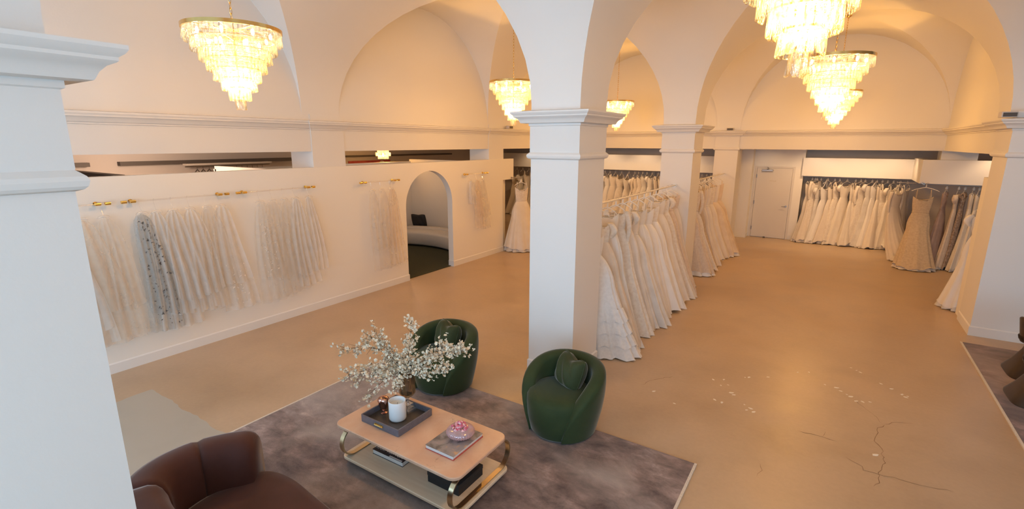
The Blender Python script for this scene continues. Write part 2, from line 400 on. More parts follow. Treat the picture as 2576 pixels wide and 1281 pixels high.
def vault():
    nseg = 28
    def samples(bays):
        out = []
        for a, b in bays:
            c, h = (a+b)/2, (b-a)/2
            for k in range(nseg+1):
                t = pi*k/nseg; out.append((c-h*cos(t), sin(t)*RISE, k))
        return out
    xs, ys = samples(XB), samples(YB)
    mb = MB(); nx, ny = len(xs), len(ys)
    mb.v = [(x, y, ZS+max(fx, fy)) for x, fx, _ in xs for y, fy, _ in ys]
    for i in range(nx-1):
        for j in range(ny-1):
            a, b, c, d = i*ny+j, (i+1)*ny+j, (i+1)*ny+j+1, i*ny+j+1
            ki, kj = xs[i][2], ys[j][2]
            inx, iny = ki < nseg, kj < nseg
            if not inx and not iny: continue          # on top of a pier
            if inx and iny and ki == kj: mb.f += [(a, c, b), (a, d, c)]
            elif inx and iny and ki+kj == nseg-1: mb.f += [(a, d, b), (b, d, c)]
            else: mb.f.append((a, d, c, b))
    o = mb.build('ceiling', 'plaster', smooth=True, angle=14); struct(o, 'white groin vaulted plaster ceiling over the hall')
vault()

COLP = [(.014, 0), (.014, .135), (.006, .145), (0, .15), (0, 2.665), (.022, 2.672), (.034, 2.684), (.04, 2.705), (.034, 2.722), (.02, 2.735), (.008, 2.745), (.01, 2.75),
        (.01, 3.035), (.022, 3.04), (.022, 3.066), (.09, 3.07), (.095, 3.078), (.105, 3.10), (.125, 3.122), (.15, 3.135), (.155, 3.14), (.155, 3.152), (.172, 3.165), (.182, 3.18), (.182, 3.195), (0, 3.215), (0, 3.30)]
def column(x0, x1, y0, y1, label):
    mb = MB(); rings = []
    for o, z in COLP: rings.append([(x0-o, y0-o, z), (x1+o, y0-o, z), (x1+o, y1+o, z), (x0-o, y1+o, z)])
    mb.loft(rings, True, True, True)
    return struct(mb.build('column', 'plaster', smooth=True, angle=25), label)
column(-3.035, -2.42, -.05, .66, 'white square column nearest the camera at the left edge')
column(-3.035, -2.42, 5.03, 5.75, 'white square column behind the green armchair')
column(-3.035, -2.42, 10.13, 10.83, 'white square column between the two gown racks')
column(-3.035, -2.42, 15.20, 15.90, 'white square column beside the back door')
column(1.97, 2.60, 9.765, 10.60, 'white square column at the right edge')
column(1.97, 2.60, -.05, .66, 'white square column out of view at the front')

sbox('pier', (1.97, 15.40, 2.0), (2.62, 15.95, 3.3), 'plaster', 'white pier stump above the corner soffit')
# left arcade: beam with cornice over the partition, piers, lunette wall
def cornice_run(mb, p0, p1, nrm, prof, dz=0):
    """moulding profile (out, z) swept straight from p0 to p1"""
    nx, ny = nrm
    mb.loft([[(p[0]+nx*o, p[1]+ny*o, z+dz) for o, z in prof] for p in (p0, p1)], False)
CORN = [(0, 2.70), (0, 3.045), (.02, 3.05), (.02, 3.07), (.05, 3.075), (.075, 3.11), (.10, 3.13), (.115, 3.135), (.115, 3.15), (.13, 3.17), (.13, 3.19), (0, 3.205), (0, 5.6)]
def beam_wall(name, p0, p1, nrm, depth, label):
    mb = MB(); nx, ny = nrm
    cornice_run(mb, p0, p1, nrm, CORN)
    q0 = (p0[0]-nx*depth, p0[1]-ny*depth); q1 = (p1[0]-nx*depth, p1[1]-ny*depth)
    mb.add([(p0[0], p0[1], 2.70), (p1[0], p1[1], 2.70), (q1[0], q1[1], 2.70), (q0[0], q0[1], 2.70), (q0[0], q0[1], 5.6), (q1[0], q1[1], 5.6)], [(0, 1, 2, 3), (3, 2, 5, 4)])
    return struct(mb.build(name, 'plaster', smooth=True, angle=25), label)
beam_wall('beam_left', (-7.36, -4.4), (-7.36, 15.3), (1, 0), .55, 'white beam with moulded cornice and arched wall above the left partition')
beam_wall('beam_back', (-7.4, 15.23), (6.95, 15.23), (0, -1), .6, 'white beam with moulded cornice above the back niche')
beam_wall('beam_right', (1.985, 10.5), (1.985, 15.3), (-1, 0), .6, 'white beam with moulded cornice at the back right')
def pier(y0, y1, label):
    mb = MB(); rings = []
    prof = [(0, 0), (0, 3.045), (.02, 3.05), (.02, 3.07), (.05, 3.075), (.075, 3.11), (.10, 3.13), (.115, 3.135), (.115, 3.15), (.13, 3.17), (.13, 3.19), (0, 3.205), (0, 3.3)]
    for o, z in prof: rings.append([(-7.95, y0-o*.8, z), (-7.347+o, y0-o*.8, z), (-7.347+o, y1+o*.8, z), (-7.95, y1+o*.8, z)])
    mb.loft(rings, True, True, True); struct(mb.build('pier', 'plaster', smooth=True, angle=25), label)
pier(.05, .66, 'white wall pier hidden behind the left column')
pier(5.16, 5.81, 'white wall pier above the veil wall')
pier(10.15, 10.79, 'white wall pier above the right end of the veil wall')
pier(15.2, 15.85, 'white wall pier in the far left corner')

# partition with arched doorway
def partition():
    X0, X1, ZT = -7.47, -7.325, 2.44
    ya, yb, zsp, yend = 7.21, 8.675, 1.53, 10.73
    yc, r = (ya+yb)/2, (yb-ya)/2; n = 24
    arc = [(yc-r*cos(pi*k/n), zsp+r*sin(pi*k/n)) for k in range(n+1)]
    mb = MB()
    for X, flip in ((X1, 0), (X0, 1)):
        def q(*p):
            k = [(X, a, b) for a, b in p]
            mb.add(k[::-1] if flip else k, [tuple(range(len(k)))])
        q((-4.4, 0), (ya, 0), (ya, zsp), (ya, ZT), (-4.4, ZT))
        q((yb, 0), (yend, 0), (yend, ZT), (yb, ZT), (yb, zsp))
        for k in range(n): q(arc[k], arc[k+1], (arc[k+1][0], ZT), (arc[k][0], ZT))
        q((yend, 1.90), (11.24, 1.90), (11.24, ZT), (yend, ZT))
    prof = [(ya, 0)]+arc+[(yb, 0)]
    mb.loft([[(X0, y, z) for y, z in prof], [(X1, y, z) for y, z in prof]], False)
    edge = [(-4.4, ZT), (11.24, ZT), (11.24, 1.90), (yend, 1.90), (yend, 0)]
    mb.loft([[(X1, y, z) for y, z in edge], [(X0, y, z) for y, z in edge]], False)
    struct(mb.build('wall_left', 'plaster_cream', smooth=True, angle=30), 'low white partition wall with an arched doorway, hung with veils')
    for a, b in ((-4.4, ya), (yb, yend)):
        mb = MB(); e = .013
        y1 = b+(e if b == ya or b == yend else 0); y0 = a-(e if a == yb else 0)
        mb.loft([[(X1, y, 0), (X1+e, y, 0), (X1+e, y, .12), (X1+.004, y, .135), (X1, y, .135)] for y in (y0, y1)], True, True, True)
        if b == ya: mb.box((X0, ya, 0), (X1, ya+e, .135))
        if a == yb: mb.box((X0, yb-e, 0), (X1, yb, .135))
        struct(mb.build('baseboard_left', 'white_paint'), 'white baseboard along the veil wall')
partition()

# back wall with door, recessed gown niches and soffit panels
sbox('wall_back', (-2.20, 16.95, 0), (-.86, 17.1, 2.8), 'plaster_cream', 'cream back wall around the door')
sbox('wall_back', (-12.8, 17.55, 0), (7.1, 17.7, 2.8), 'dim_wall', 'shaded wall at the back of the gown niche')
sbox('wall_back', (-3.05, 16.55, 0), (-2.20, 17.55, 2.8), 'plaster_cream', 'short return wall left of the back door')
sbox('wall_back', (-.98, 17.1, 0), (-.86, 17.55, 2.8), 'plaster_cream', 'niche return wall behind the door wall')
m = MB(); m.box((-2.2, 16.935, 0), (-2.125, 16.95, .12)); m.box((-1.06, 16.935, 0), (-.86, 16.95, .12)); m.box((-2.2, 16.55, 0), (-2.187, 16.95, .12))
struct(m.build('baseboard_back', 'white_paint'), 'white baseboard beside the back door')
sbox('trim_1', (-.90, 16.86, 1.935), (1.64, 17.0, 2.455), 'white_paint', 'white soffit panel above the back gown rail')
sbox('trim_2', (-12.0, 16.86, 1.93), (-3.05, 17.0, 2.455), 'white_paint', 'white soffit panel above the far left gown rail')
m = MB(); m.box((1.64, 15.24, 1.935), (4.4, 15.38, 2.49)); m.box((1.64, 15.38, 1.935), (1.78, 17.0, 2.49))
struct(m.build('trim_3', 'white_paint'), 'white soffit panel above the corner gown rail')
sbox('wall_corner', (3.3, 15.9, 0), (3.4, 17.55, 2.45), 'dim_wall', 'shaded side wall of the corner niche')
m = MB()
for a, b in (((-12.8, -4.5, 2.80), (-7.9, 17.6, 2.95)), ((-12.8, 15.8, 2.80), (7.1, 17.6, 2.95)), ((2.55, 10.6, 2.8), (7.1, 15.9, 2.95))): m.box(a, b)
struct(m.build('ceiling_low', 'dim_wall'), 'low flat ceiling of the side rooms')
sbox('wall_stub', (1.99, 10.6, 0), (2.13, 10.98, 2.33), 'plaster_cream', 'low cream wall stub behind the right column')
sbox('wall_right', (6.9, -4.5, 0), (7.1, 17.6, 5.6), 'plaster', 'white side wall out of view')
# front wall with its three tall windows
m = MB()
for a, b in (((-12.8, -4.6, 0), (-6.9, -4.4, 5.6)), ((-3.5, -4.6, 0), (-1.95, -4.4, 5.6)), ((1.45, -4.6, 0), (2.9, -4.4, 5.6)), ((6.3, -4.6, 0), (7.1, -4.4, 5.6)),
             ((-6.9, -4.6, 0), (-3.5, -4.4, .6)), ((-1.95, -4.6, 0), (1.45, -4.4, .6)), ((2.9, -4.6, 0), (6.3, -4.4, .6)),
             ((-6.9, -4.6, 4.0), (-3.5, -4.4, 5.6)), ((-1.95, -4.6, 4.0), (1.45, -4.4, 5.6)), ((2.9, -4.6, 4.0), (6.3, -4.4, 5.6))): m.box(a, b)
struct(m.build('wall_front', 'plaster'), 'white shop front wall with three tall windows')
for k, xw in enumerate((-5.2, -.25, 4.6)):
    m = MB(); x0, x1 = xw-1.7, xw+1.7
    for a, b in (((x0, -4.55, .6), (x0+.07, -4.45, 4)), ((x1-.07, -4.55, .6), (x1, -4.45, 4)), ((x0, -4.55, .6), (x1, -4.45, .67)), ((x0, -4.55, 3.93), (x1, -4.45, 4)), ((xw-.03, -4.55, .6), (xw+.03, -4.45, 4))): m.box(a, b)
    w = struct(m.build('window_%d' % (k+1), 'white_paint'), 'tall white framed shop window')
    m = MB(); m.box((x0+.05, -4.505, .65), (x1-.05, -4.495, 3.95)); m.build('window_pane', 'clear_glass', w)
# side room behind the veil wall
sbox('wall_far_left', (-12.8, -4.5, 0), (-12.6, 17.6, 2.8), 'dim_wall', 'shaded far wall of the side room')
m = MB(); m.box((-12.60, 4.2, 2.36), (-12.45, 8.2, 2.44)); m.box((-12.60, -1, 2.36), (-12.45, 3.7, 2.44)); m.box((-12.6, 8.6, 2.41), (-12.45, 14.8, 2.46))  # dark boxes, partly standing in for the shadow under a bulkhead
struct(m.build('trim_4', 'dark_trim'), 'dark trim and bulkhead shadow strip high on the shaded side wall')
# fitting room behind the arch
sbox('wall_fitting', (-10.9, 10.95, 0), (-7.47, 11.05, 2.36), 'plaster_cream', 'pale inner wall of the fitting room')
sbox('wall_fitting', (-10.95, 5.3, 0), (-10.85, 11.05, 2.30), 'plaster_cream', 'pale end wall of the fitting room')
sbox('wall_fitting', (-10.9, 5.3, 0), (-7.95, 5.4, 2.36), 'plaster_cream', 'pale wall between the fitting rooms')
sbox('trim_5', (-10.9, 2.6, 2.30), (-7.97, 2.72, 2.42), 'dark_trim', 'dark rail along a fitting room top')

# ================================================================= CHANDELIERS
TIER_R = [.430, .372, .315, .262, .205, .150, .095, .045]
def make_chandelier():
    """origin on the ring plane; the ring is at z=0, the lowest crystal about .76 below"""
    root = thing('chandelier', 'x', 'chandelier', (0, 0, 0))
    rim = MB(); R = .44
    rim.lathe([(R, -.018), (R+.006, -.018), (R+.006, .018), (R, .018), (R-.006, .018), (R-.006, -.018), (R, -.018)], 64)
    rim.build('rim_band', 'brass', root, smooth=True, angle=30)
    sp = MB()
    for k in range(4):
        a = k*pi/4; sp.cyl((-R*cos(a), -R*sin(a), .0), (R*cos(a), R*sin(a), .0), .006, 6)
    sp.cyl((0, 0, -.68), (0, 0, .05), .010, 8)
    sp.build('frame', 'brass', root, smooth=True, angle=30)
    rnd = random.Random(5)
    for i, r in enumerate(TIER_R):
        mb = MB(); cnt = max(5, int(2*pi*r/.0385)); zt = -.012-.09*i; zb = zt-.118
        for k in range(cnt):
            a = 2*pi*(k+.5*(i % 2))/cnt+rnd.uniform(-.01, .01); w, d = .0165, .006
            ca, sa = cos(a), sin(a); tl = rnd.uniform(-.006, .012)
            def P(t, rr, z): return (rr*ca-t*sa, rr*sa+t*ca, z)
            rings = []
            for z, ww, dd, dr in ((zt, w*.8, d*.7, 0), (zt-.01, w, d, 0), ((zt+zb)/2, w, d*1.25, tl*.3), (zb+.006, w, d, tl), (zb, w*.8, d*.55, tl)):
                rr = r+dr
                rings.append([P(-ww, rr-dd, z), P(ww, rr-dd, z), P(ww, rr+dd*.4, z), P(0, rr+dd*1.3, z), P(-ww, rr+dd*.4, z)])
            mb.loft(rings, True, True, True)
        ti = mb.build('crystal_tier', 'crystal', root)
        sp = MB(); z = -.012-.09*i
        sp.lathe([(r-.012, z), (r-.006, z), (r-.006, z+.010), (r-.012, z+.010), (r-.012, z)], 40)
        for k in range(3):
            a = k*pi/3+.3*i; sp.cyl((-r*cos(a), -r*sin(a), z), (r*cos(a), r*sin(a), z), .003, 5)
        sp.build('tier_ring', 'brass', ti, smooth=True, angle=30)
    for k in range(6):
        a = k*pi/3; rr = .22
        b = MB(); b.lathe([(.001, .03), (.010, .022), (.015, .005), (.013, -.012), (.008, -.03), (.007, -.034), (.001, -.034)], 10, (rr*cos(a), rr*sin(a), -.13))
        b.build('bulb', 'bulb_glow', root, smooth=True)
    for k in range(8):
        a = k*pi/4; rr = .34
        b = MB(); b.lathe([(.001, .03), (.010, .022), (.015, .005), (.013, -.012), (.008, -.03), (.007, -.034), (.001, -.034)], 10, (rr*cos(a), rr*sin(a), -.055))
        b.build('bulb', 'bulb_glow', root, smooth=True)
    for k in range(3):
        a = k*2*pi/3+.5; rr = .09
        b = MB(); b.lathe([(.001, .03), (.010, .022), (.015, .005), (.013, -.012), (.008, -.03), (.007, -.034), (.001, -.034)], 10, (rr*cos(a), rr*sin(a), -.38))
        b.build('bulb', 'bulb_glow', root, smooth=True)
    ch = MB(); z0, z1 = .05, ZS+RISE-3.93-.05; nl = 29; L = (z1-z0)/nl
    for k in range(nl):
        zc = z0+(k+.5)*L; hl, hw = L*.68, .011; pts = []
        for j in range(12):
            t = 2*pi*j/12; u = hw*cos(t); v = hl*sin(t)
            pts.append((u, 0, zc+v) if k % 2 else (0, u, zc+v))
        ch.tube(pts, .0030, 5, closed=True)
    ch.build('chain', 'brass', root, smooth=True)
    cn = MB(); zt = ZS+RISE-3.93
    cn.lathe([(.001, zt-.075), (.012, zt-.07), (.02, zt-.05), (.05, zt-.035), (.062, zt-.012), (.064, zt+.0)], 24, cap1=True)
    cn.build('canopy', 'brass', root, smooth=True)
    return root
chand = make_chandelier()
CHS = [(-5.18, 2.86, 'tiered crystal chandelier over the veil wall nearest the camera, whole in view at the left'),
       (-5.18, 7.94, 'tiered crystal chandelier partly hidden by the central column, on its left side'),
       (-5.18, 13.02, 'tiered crystal chandelier partly hidden by the capital of the central column, on its right side'),
       (-.225, 2.86, 'largest looking tiered crystal chandelier cut off by the top of the photo'),
       (-.225, 7.94, 'tiered crystal chandelier hanging whole in the nave in front of another one'),
       (-.225, 13.02, 'tiered crystal chandelier mostly hidden behind the nave chandelier, nearest the back niche')]
for i, (x, y, lab) in enumerate(CHS):
    o = chand if i == 0 else copy_tree(chand)
    o.location = (x, y, 3.93); o['label'] = lab; o['group'] = 'tiered crystal chandeliers under the vault'; o.rotation_euler = (0, 0, .2*i)
    k = (.62, .93, 1.06)[int(y/5)]
    point_light('chandelier_light', (x, y, 3.40), CH_POWER*.80*k, WARM, .05)
    point_light('chandelier_light', (x, y, 3.58), CH_POWER*.18*k, WARM, .08)
    point_light('chandelier_light', (x, y, 3.80), CH_POWER*.12*k, WARM, .14)
def spot(loc, aim, power, col=(1, .64, .34), ang=125):
    d = bpy.data.lights.new('downlight', 'SPOT'); d.energy = power; d.color = col; d.spot_size = math.radians(ang); d.spot_blend = .7; d.shadow_soft_size = .05
    o = bpy.data.objects.new('downlight', d); COL.objects.link(o); o.location = loc
    o.rotation_euler = (Vector(aim)-Vector(loc)).to_track_quat('-Z', 'Y').to_euler()
# recessed downlights in the low ceiling strip in front of the gown niches
for xx in (-.55, .35, 1.2): spot((xx, 16.05, 2.78), (xx, 16.9, .9), 40)
for xx in (-9.8, -8.2, -6.9, -5.6, -4.3): spot((xx, 16.05, 2.78), (xx, 16.9, .9), 36)
spot((-1.7, 16.1, 2.78), (-1.7, 16.9, .8), 14)
for xx in (2.35, 3.0): spot((xx, 14.75, 2.78), (xx, 15.5, .8), 30)
# small crystal lamp in the side room
t = thing('crystal_lamp', 'small two-tier crystal ceiling lamp seen over the veil wall', 'lamp', (-11.0, 10.02, 2.5))
for i, (r, z) in enumerate(((.15, .10), (.20, .02), (.14, -.06))):
    mb = MB(); cnt = int(2*pi*r/.035)
    for k in range(cnt):
        a = 2*pi*k/cnt; mb.tube([(r*cos(a), r*sin(a), z+.05), (r*cos(a), r*sin(a), z-.05)], .013, 5)
    mb.build('crystal_tier', 'crystal', t)
mb = MB(); mb.lathe([(.001, .3), (.13, .3), (.13, .16), (.16, .15), (.001, .15)], 24); mb.build('ceiling_plate', 'brass', t, smooth=True, angle=30)
mb = MB(); mb.lathe([(.001, .05), (.02, .03), (.02, -.03), (.001, -.05)], 10); mb.build('bulb', 'bulb_glow', t, smooth=True)
point_light('lamp_light', (-11.0, 10.02, 2.52), 40, WARM, .15)
point_light('side_room_fill', (-10.6, 4.0, 2.55), 110, (1, .70, .50), .2)  # fill light added to lift the side room, no lamp stands here
point_light('fitting_room_fill', (-9.3, 8.9, 2.2), 17, (1, .78, .64), .15)  # added fill brightening the fitting room, without a fixture

# ================================================================= GOWNS
HANG = {}
def hanger(x, y, z, rot, label, group, w=.19):
    """hanger hooked on a rail at height z"""
    key = round(w, 2)
    if key not in HANG:
        t = thing('clothes_hanger', 'x', 'hanger')
        a = MB(); pts = [(-w, 0, -.185), (-w*.8, 0, -.155), (-w*.35, 0, -.115), (0, 0, -.095), (w*.35, 0, -.115), (w*.8, 0, -.155), (w, 0, -.185)]
        a.tube(pts, [.005, .008, .009, .011, .009, .008, .005], 7); a.build('arms', 'hanger_white', t, smooth=True)
        n = MB(); q = 1.5 if .16 < w < .185 else .6; n.lathe([(.001, -.115), (.014*q, -.10), (.020*q, -.075), (.017*q, -.05), (.009*q, -.025), (.003, -.015)], 10); n.build('neck', 'hanger_white', t, smooth=True)
        h = MB(); h.tube([(0, 0, -.03), (0, 0, .0)]+[(.018-.018*cos(b), 0, .018*sin(b)) for b in (.6, 1.2, 1.8, 2.5, 3.1)], .0028, 6); h.build('hook', 'steel', t, smooth=True)
        HANG[key] = t; o = t
    else: o = copy_tree(HANG[key])
    o.location = (x, y, z); o.rotation_euler = (0, 0, rot); o['label'] = label; o['group'] = group
    return o

def gown(x, y, rot, label, group, seed, top=1.80, waist=1.36, hem=.03, bw=.185, bt=.06, ww=.155, wt=.055, hw=.45, ht=.16, p=1.2, n=9, amp=.09,
         mat='satin_ivory', mat2=None, lean=(0, 0), straps='thin', petti=None, ruffle=False, seg=56, hips=0, arm_z=None, train=0, cat='gown'):
    rnd = random.Random(seed); ph, ph2, ph3 = rnd.uniform(0, 6), rnd.uniform(0, 6), rnd.uniform(0, 6)
    root = thing('wedding_gown', label, cat, (x, y, 0), rot, group)
    mat2 = mat2 or mat
    def ring(a, b, z, t, k=1.0, zoff=None):
        pts = []
        for j in range(seg):
            th = 2*pi*j/seg
            pl = 1+k*amp*t**.6*(.62*sin(n*th+ph+1.1*sin(2*th+ph3)+.6*t)+.38*sin((n*1.9)//1*th+ph2))
            zz = z+(zoff(th) if zoff else 0)
            pts.append((a*cos(th)*pl+lean[0]*t*t+.02*t*sin(ph2), b*sin(th)*pl+lean[1]*t*t+(train*t**3*(1 if cos(th) > 0 else .3) if train else 0), max(.012, zz)))
        return pts
    # skirt
    K = 18; rings = []
    for i in range(K+1):
        t = i/K; g = t**p
        if hips: g = max(0, (t-hips)/(1-hips))**p; 
        a = ww+(hw-ww)*g+(.05*sin(pi*min(1, t/.35)) if t < .35 else 0)*(1 if hips else .6); b = wt+(ht-wt)*g
        zo = (lambda th: .028*sin(3*th+ph)+.018*sin(n*th+ph2)) if i == K else None
        rings.append(ring(a, b, waist+(hem-waist)*t, t, 1, zo))
    mb = MB(); mb.loft(rings, True); mb.build('skirt', mat, root, smooth=True, angle=180)
    if petti:
        rings = []
        for i in range(8):
            t = .62+.38*i/7; g = t**p
            if hips: g = max(0, (t-hips)/(1-hips))**p
            s = .93+.05*(i/7)
            rings.append(ring((ww+(hw-ww)*g)*s, (wt+(ht-wt)*g)*s, waist+(.012-waist)*t, t, 1.9, (lambda th: .012*sin(13*th+ph2)) if i == 7 else None))
        mb = MB(); mb.loft(rings, True); mb.build('underskirt', petti, root, smooth=True, angle=180)
    if ruffle:
        mb = MB()
        for q in range(4):
            t0 = .55+.13*q; rr = []
            for i in range(4):
                t = t0+.045*i; g = t**p; s = 1.02+.05*i/3
                rr.append(ring((ww+(hw-ww)*g)*s, (wt+(ht-wt)*g)*s, waist+(hem-waist)*t, t, 1.4, (lambda th: .02*sin(17*th+ph*q)) if i == 3 else None))
            mb.loft(rr, True)
        mb.build('ruffle', 'feather_white', root, smooth=True, angle=180)
    # bodice
    rings = []
    H = top-waist
    for i in range(9):
        t = i/8; e = sin(t*pi/2)
        a = ww+(bw-ww)*e; b = wt+(bt-wt)*e
        zo = (lambda th: .028*cos(2*th)*1-.03*abs(sin(th))) if i == 8 else None
        rings.append([(a*cos(2*pi*j/seg)*(1+.012*sin(7*2*pi*j/seg+ph)), b*sin(2*pi*j/seg), waist+H*t+(zo(2*pi*j/seg) if zo else 0)) for j in range(seg)])
    mb = MB(); mb.loft(rings, True); mb.build('bodice', mat2, root, smooth=True, angle=180)
    if seed % 3 == 0:
        mb = MB(); mb.lathe([(1, -.016), (1.06, -.01), (1.06, .01), (1, .016)], 32)
        mb.v = [(vx*ww*1.01, vy*wt*1.02, vz+waist) for vx, vy, vz in mb.v]; mb.build('waistband', mat2, root, smooth=True, angle=60)
    az = arm_z or top+.06
    if straps in ('thin', 'wide'):
        r = .006 if straps == 'thin' else .016
        for s in (-1, 1):
            mb = MB(); xx = s*bw*.72
            for sd in (-1, 1): mb.tube([(xx, sd*bt*.8, top-.02), (xx*.98, sd*bt*.55, (top+az)/2+.01), (xx*.94, 0, az+.008)], r, 6)
            mb.build('strap', mat2, root, smooth=True)
    elif straps in ('sleeve', 'off'):
        L = .52 if straps == 'sleeve' else .20
        for s in (-1, 1):
            mb = MB(); rr = []
            for i in range(8):
                t = i/7; cx = s*(bw*.92+.05*sin(t*pi)+.02*t); cz = top+.02-L*t; ra = .055*(1-.35*t)+(.02 if straps == 'off' else 0)*sin(pi*t)
                rr.append([(cx+ra*cos(2*pi*j/14)*.8, ra*.8*sin(2*pi*j/14)*(1+.1*sin(5*j)), cz) for j in range(14)])
            mb.loft(rr, True, True, False); mb.build('sleeve', mat2, root, smooth=True, angle=180)
    elif straps == 'halter':
        mb = MB()
        for s in (-1, 1): mb.tube([(s*bw*.6, bt*.7, top-.02), (s*bw*.3, bt*.3, top+.05), (0, 0, az+.07)], .009, 6)
        mb.build('strap', mat2, root, smooth=True)
    return root

# --- rack between the central column and the next one
def rail(name, a, b, r, mat, label, ends=True, hangs=None, group=None):
    root = thing(name, label, 'rail', a, 0, group)
    d = Vector(b)-Vector(a); mb = MB(); mb.cyl((0, 0, 0), d, r, 12); mb.build('rod', mat, root, smooth=True, angle=50)
    for q in (Vector((0, 0, 0)), d):
        u = d.normalized(); s = 1 if q.length < 1e-6 else -1
        mb = MB(); mb.cyl(q, q+u*s*.012, r*2.2, 16); mb.build('flange', mat, root, smooth=True, angle=50)
    for k, z in enumerate(hangs or []):
        mb = MB(); p = d*z; mb.cyl(p+Vector((0, 0, r)), p+Vector((0, 0, .5)), r*.5, 8); mb.build('hanger_rod', mat, root, smooth=True)
    return root
rail('clothes_rail', (-2.72, 5.752, 2.03), (-2.72, 10.128, 2.03), .016, 'rail_white', 'pale rail between the central column and the next column')
rail('clothes_rail', (-2.72, 10.832, 2.02), (-2.72, 15.198, 2.02), .016, 'rail_white', 'pale rail between the two far columns')
RACK1 = [  # y, mat, bodice mat, params, words
    (6.13, 'feather_white', 'satin_white', dict(hw=.56, ht=.28, p=.72, straps='thin', petti='satin_white', ruffle=True, top=1.58, hem=.10), 'white feathered ballgown with ruffled tiers, nearest the central column'),
    (6.36, 'tulle_champagne', 'lace_ivory', dict(hw=.55, ht=.20, p=.85, straps='off', top=1.72, waist=1.36, petti='satin_white', hem=.06), 'champagne tulle gown just behind the feathered one'),
    (6.66, 'satin_ivory', None, dict(hw=.50, ht=.17, p=.95, straps='thin', hem=.03), 'smooth ivory gown, third from the central column'),
    (6.98, 'lace_ivory', None, dict(hw=.54, ht=.20, p=1.0, straps='sleeve', hem=.02, top=1.82), 'ivory lace gown with long sleeves, fourth from the central column'),
    (7.26, 'tulle_white', 'lace_ivory', dict(hw=.53, ht=.18, p=.9, straps='off', hem=.05, top=1.78, petti='satin_ivory'), 'white tulle gown with off-shoulder straps, fifth from the central column'),
    (7.58, 'tulle_white', 'satin_ivory', dict(hw=.60, ht=.24, p=.75, straps='thin', hem=.04, top=1.66, waist=1.34, petti='tulle_white'), 'wide white tulle ballgown in the middle of the long rack'),
    (7.92, 'satin_ivory', None, dict(hw=.56, ht=.22, p=.8, straps='wide', hem=.03, top=1.76), 'ivory satin ballgown with deep folds, seventh from the central column'),
    (8.26, 'satin_white', 'satin_white', dict(hw=.60, ht=.25, p=.75, straps='thin', hem=.02, top=1.72, amp=.12, n=7), 'shiny white satin ballgown, eighth from the central column'),
    (8.58, 'satin_white', 'lace_ivory', dict(hw=.62, ht=.22, p=.8, straps='halter', hem=.02, top=1.74, petti='tulle_white'), 'white gown with a looped satin train, ninth from the central column'),
    (8.92, 'crepe_cream', None, dict(hw=.58, ht=.20, p=.85, straps='thin', hem=.03), 'cream gown with a smooth skirt, tenth from the central column'),
    (9.24, 'lace_ivory', 'lace_ivory', dict(hw=.60, ht=.20, p=.9, straps='off', hem=.02, petti='satin_ivory'), 'ivory lace gown, eleventh from the central column'),
    (9.56, 'lace_blush', None, dict(hw=.58, ht=.19, p=.95, straps='thin', hem=.04), 'blush lace gown, last but one on the long rack'),
    (9.86, 'crepe_cream', 'lace_blush', dict(hw=.50, ht=.14, p=1.0, straps='thin', hem=.05), 'cream gown at the far end of the long rack')]
for i, (y, ma, mb_, kw, words) in enumerate(RACK1):
    kw = dict(kw); kw['top'] = kw.get('top', 1.82)+.03; kw['waist'] = kw['top']-.25; kw.setdefault('bw', .16); kw.setdefault('ww', .135)
    gown(-2.70, y, .10*sin(i*2.1), words, 'gowns on the rack behind the central column', 100+i, mat=ma, mat2=mb_, lean=(.10, .0), seg=84, arm_z=1.88, amp=kw.pop('amp', .10), n=kw.pop('n', 11), **kw)
    for dy in (0,):
        hanger(-2.72, y+dy, 2.045, .10*sin(i*2.1)+dy, 'white hanger on the pale rail behind the central column', 'hangers on the rail behind the central column', .15)
RACK2 = [(11.15, 'lace_blush', None, dict(hw=.56, ht=.24, p=.9, straps='thin', petti='satin_white', hem=.08), 'full blush gown with a white hem, nearest the second column'),
         (11.55, 'lace_ivory', None, dict(hw=.57, ht=.17, p=1.0, straps='sleeve', hem=.03), 'ivory lace gown, second behind the second column'),
         (11.92, 'bead_champagne', None, dict(hw=.54, ht=.14, p=1.1, straps='thin', hem=.04), 'champagne beaded gown with a ruffled edge on the far rack'),
         (12.28, 'crepe_cream', None, dict(hw=.54, ht=.14, p=1.1, straps='thin', hem=.03), 'plain cream gown, fourth on the far rack'),
         (12.66, 'satin_ivory', None, dict(hw=.50, ht=.13, p=1.1, straps='wide', hem=.05), 'ivory satin gown, fifth on the far rack'),
         (13.10, 'crepe_cream', 'lace_ivory', dict(hw=.56, ht=.20, p=.9, straps='thin', hem=.05), 'cream gown, sixth on the far rack'),
         (13.62, 'tulle_champagne', 'satin_ivory', dict(hw=.68, ht=.36, p=.7, straps='halter', hem=.09, petti='satin_white'), 'wide champagne tulle ballgown on the far rack, nearest the back door'),
         (14.15, 'tulle_champagne', None, dict(hw=.60, ht=.25, p=.8, straps='thin', hem=.05), 'pale champagne gown at the far end of the far rack')]
for i, (y, ma, mb_, kw, words) in enumerate(RACK2):
    gown(-2.70, y, .12*sin(i*1.7), words, 'gowns on the far rack', 140+i, mat=ma, mat2=mb_, lean=(.10, 0), seg=64, arm_z=1.87, n=10, **kw)
    hanger(-2.72, y, 2.035, .12*sin(i*1.7), 'pale hanger on the rail between the far columns', 'hangers on the rail between the far columns', .15)
    hanger(-2.72, y+.19, 2.035, .12*sin(i*1.7)+.15, 'pale hanger on the rail between the far columns', 'hangers on the rail between the far columns', .15)

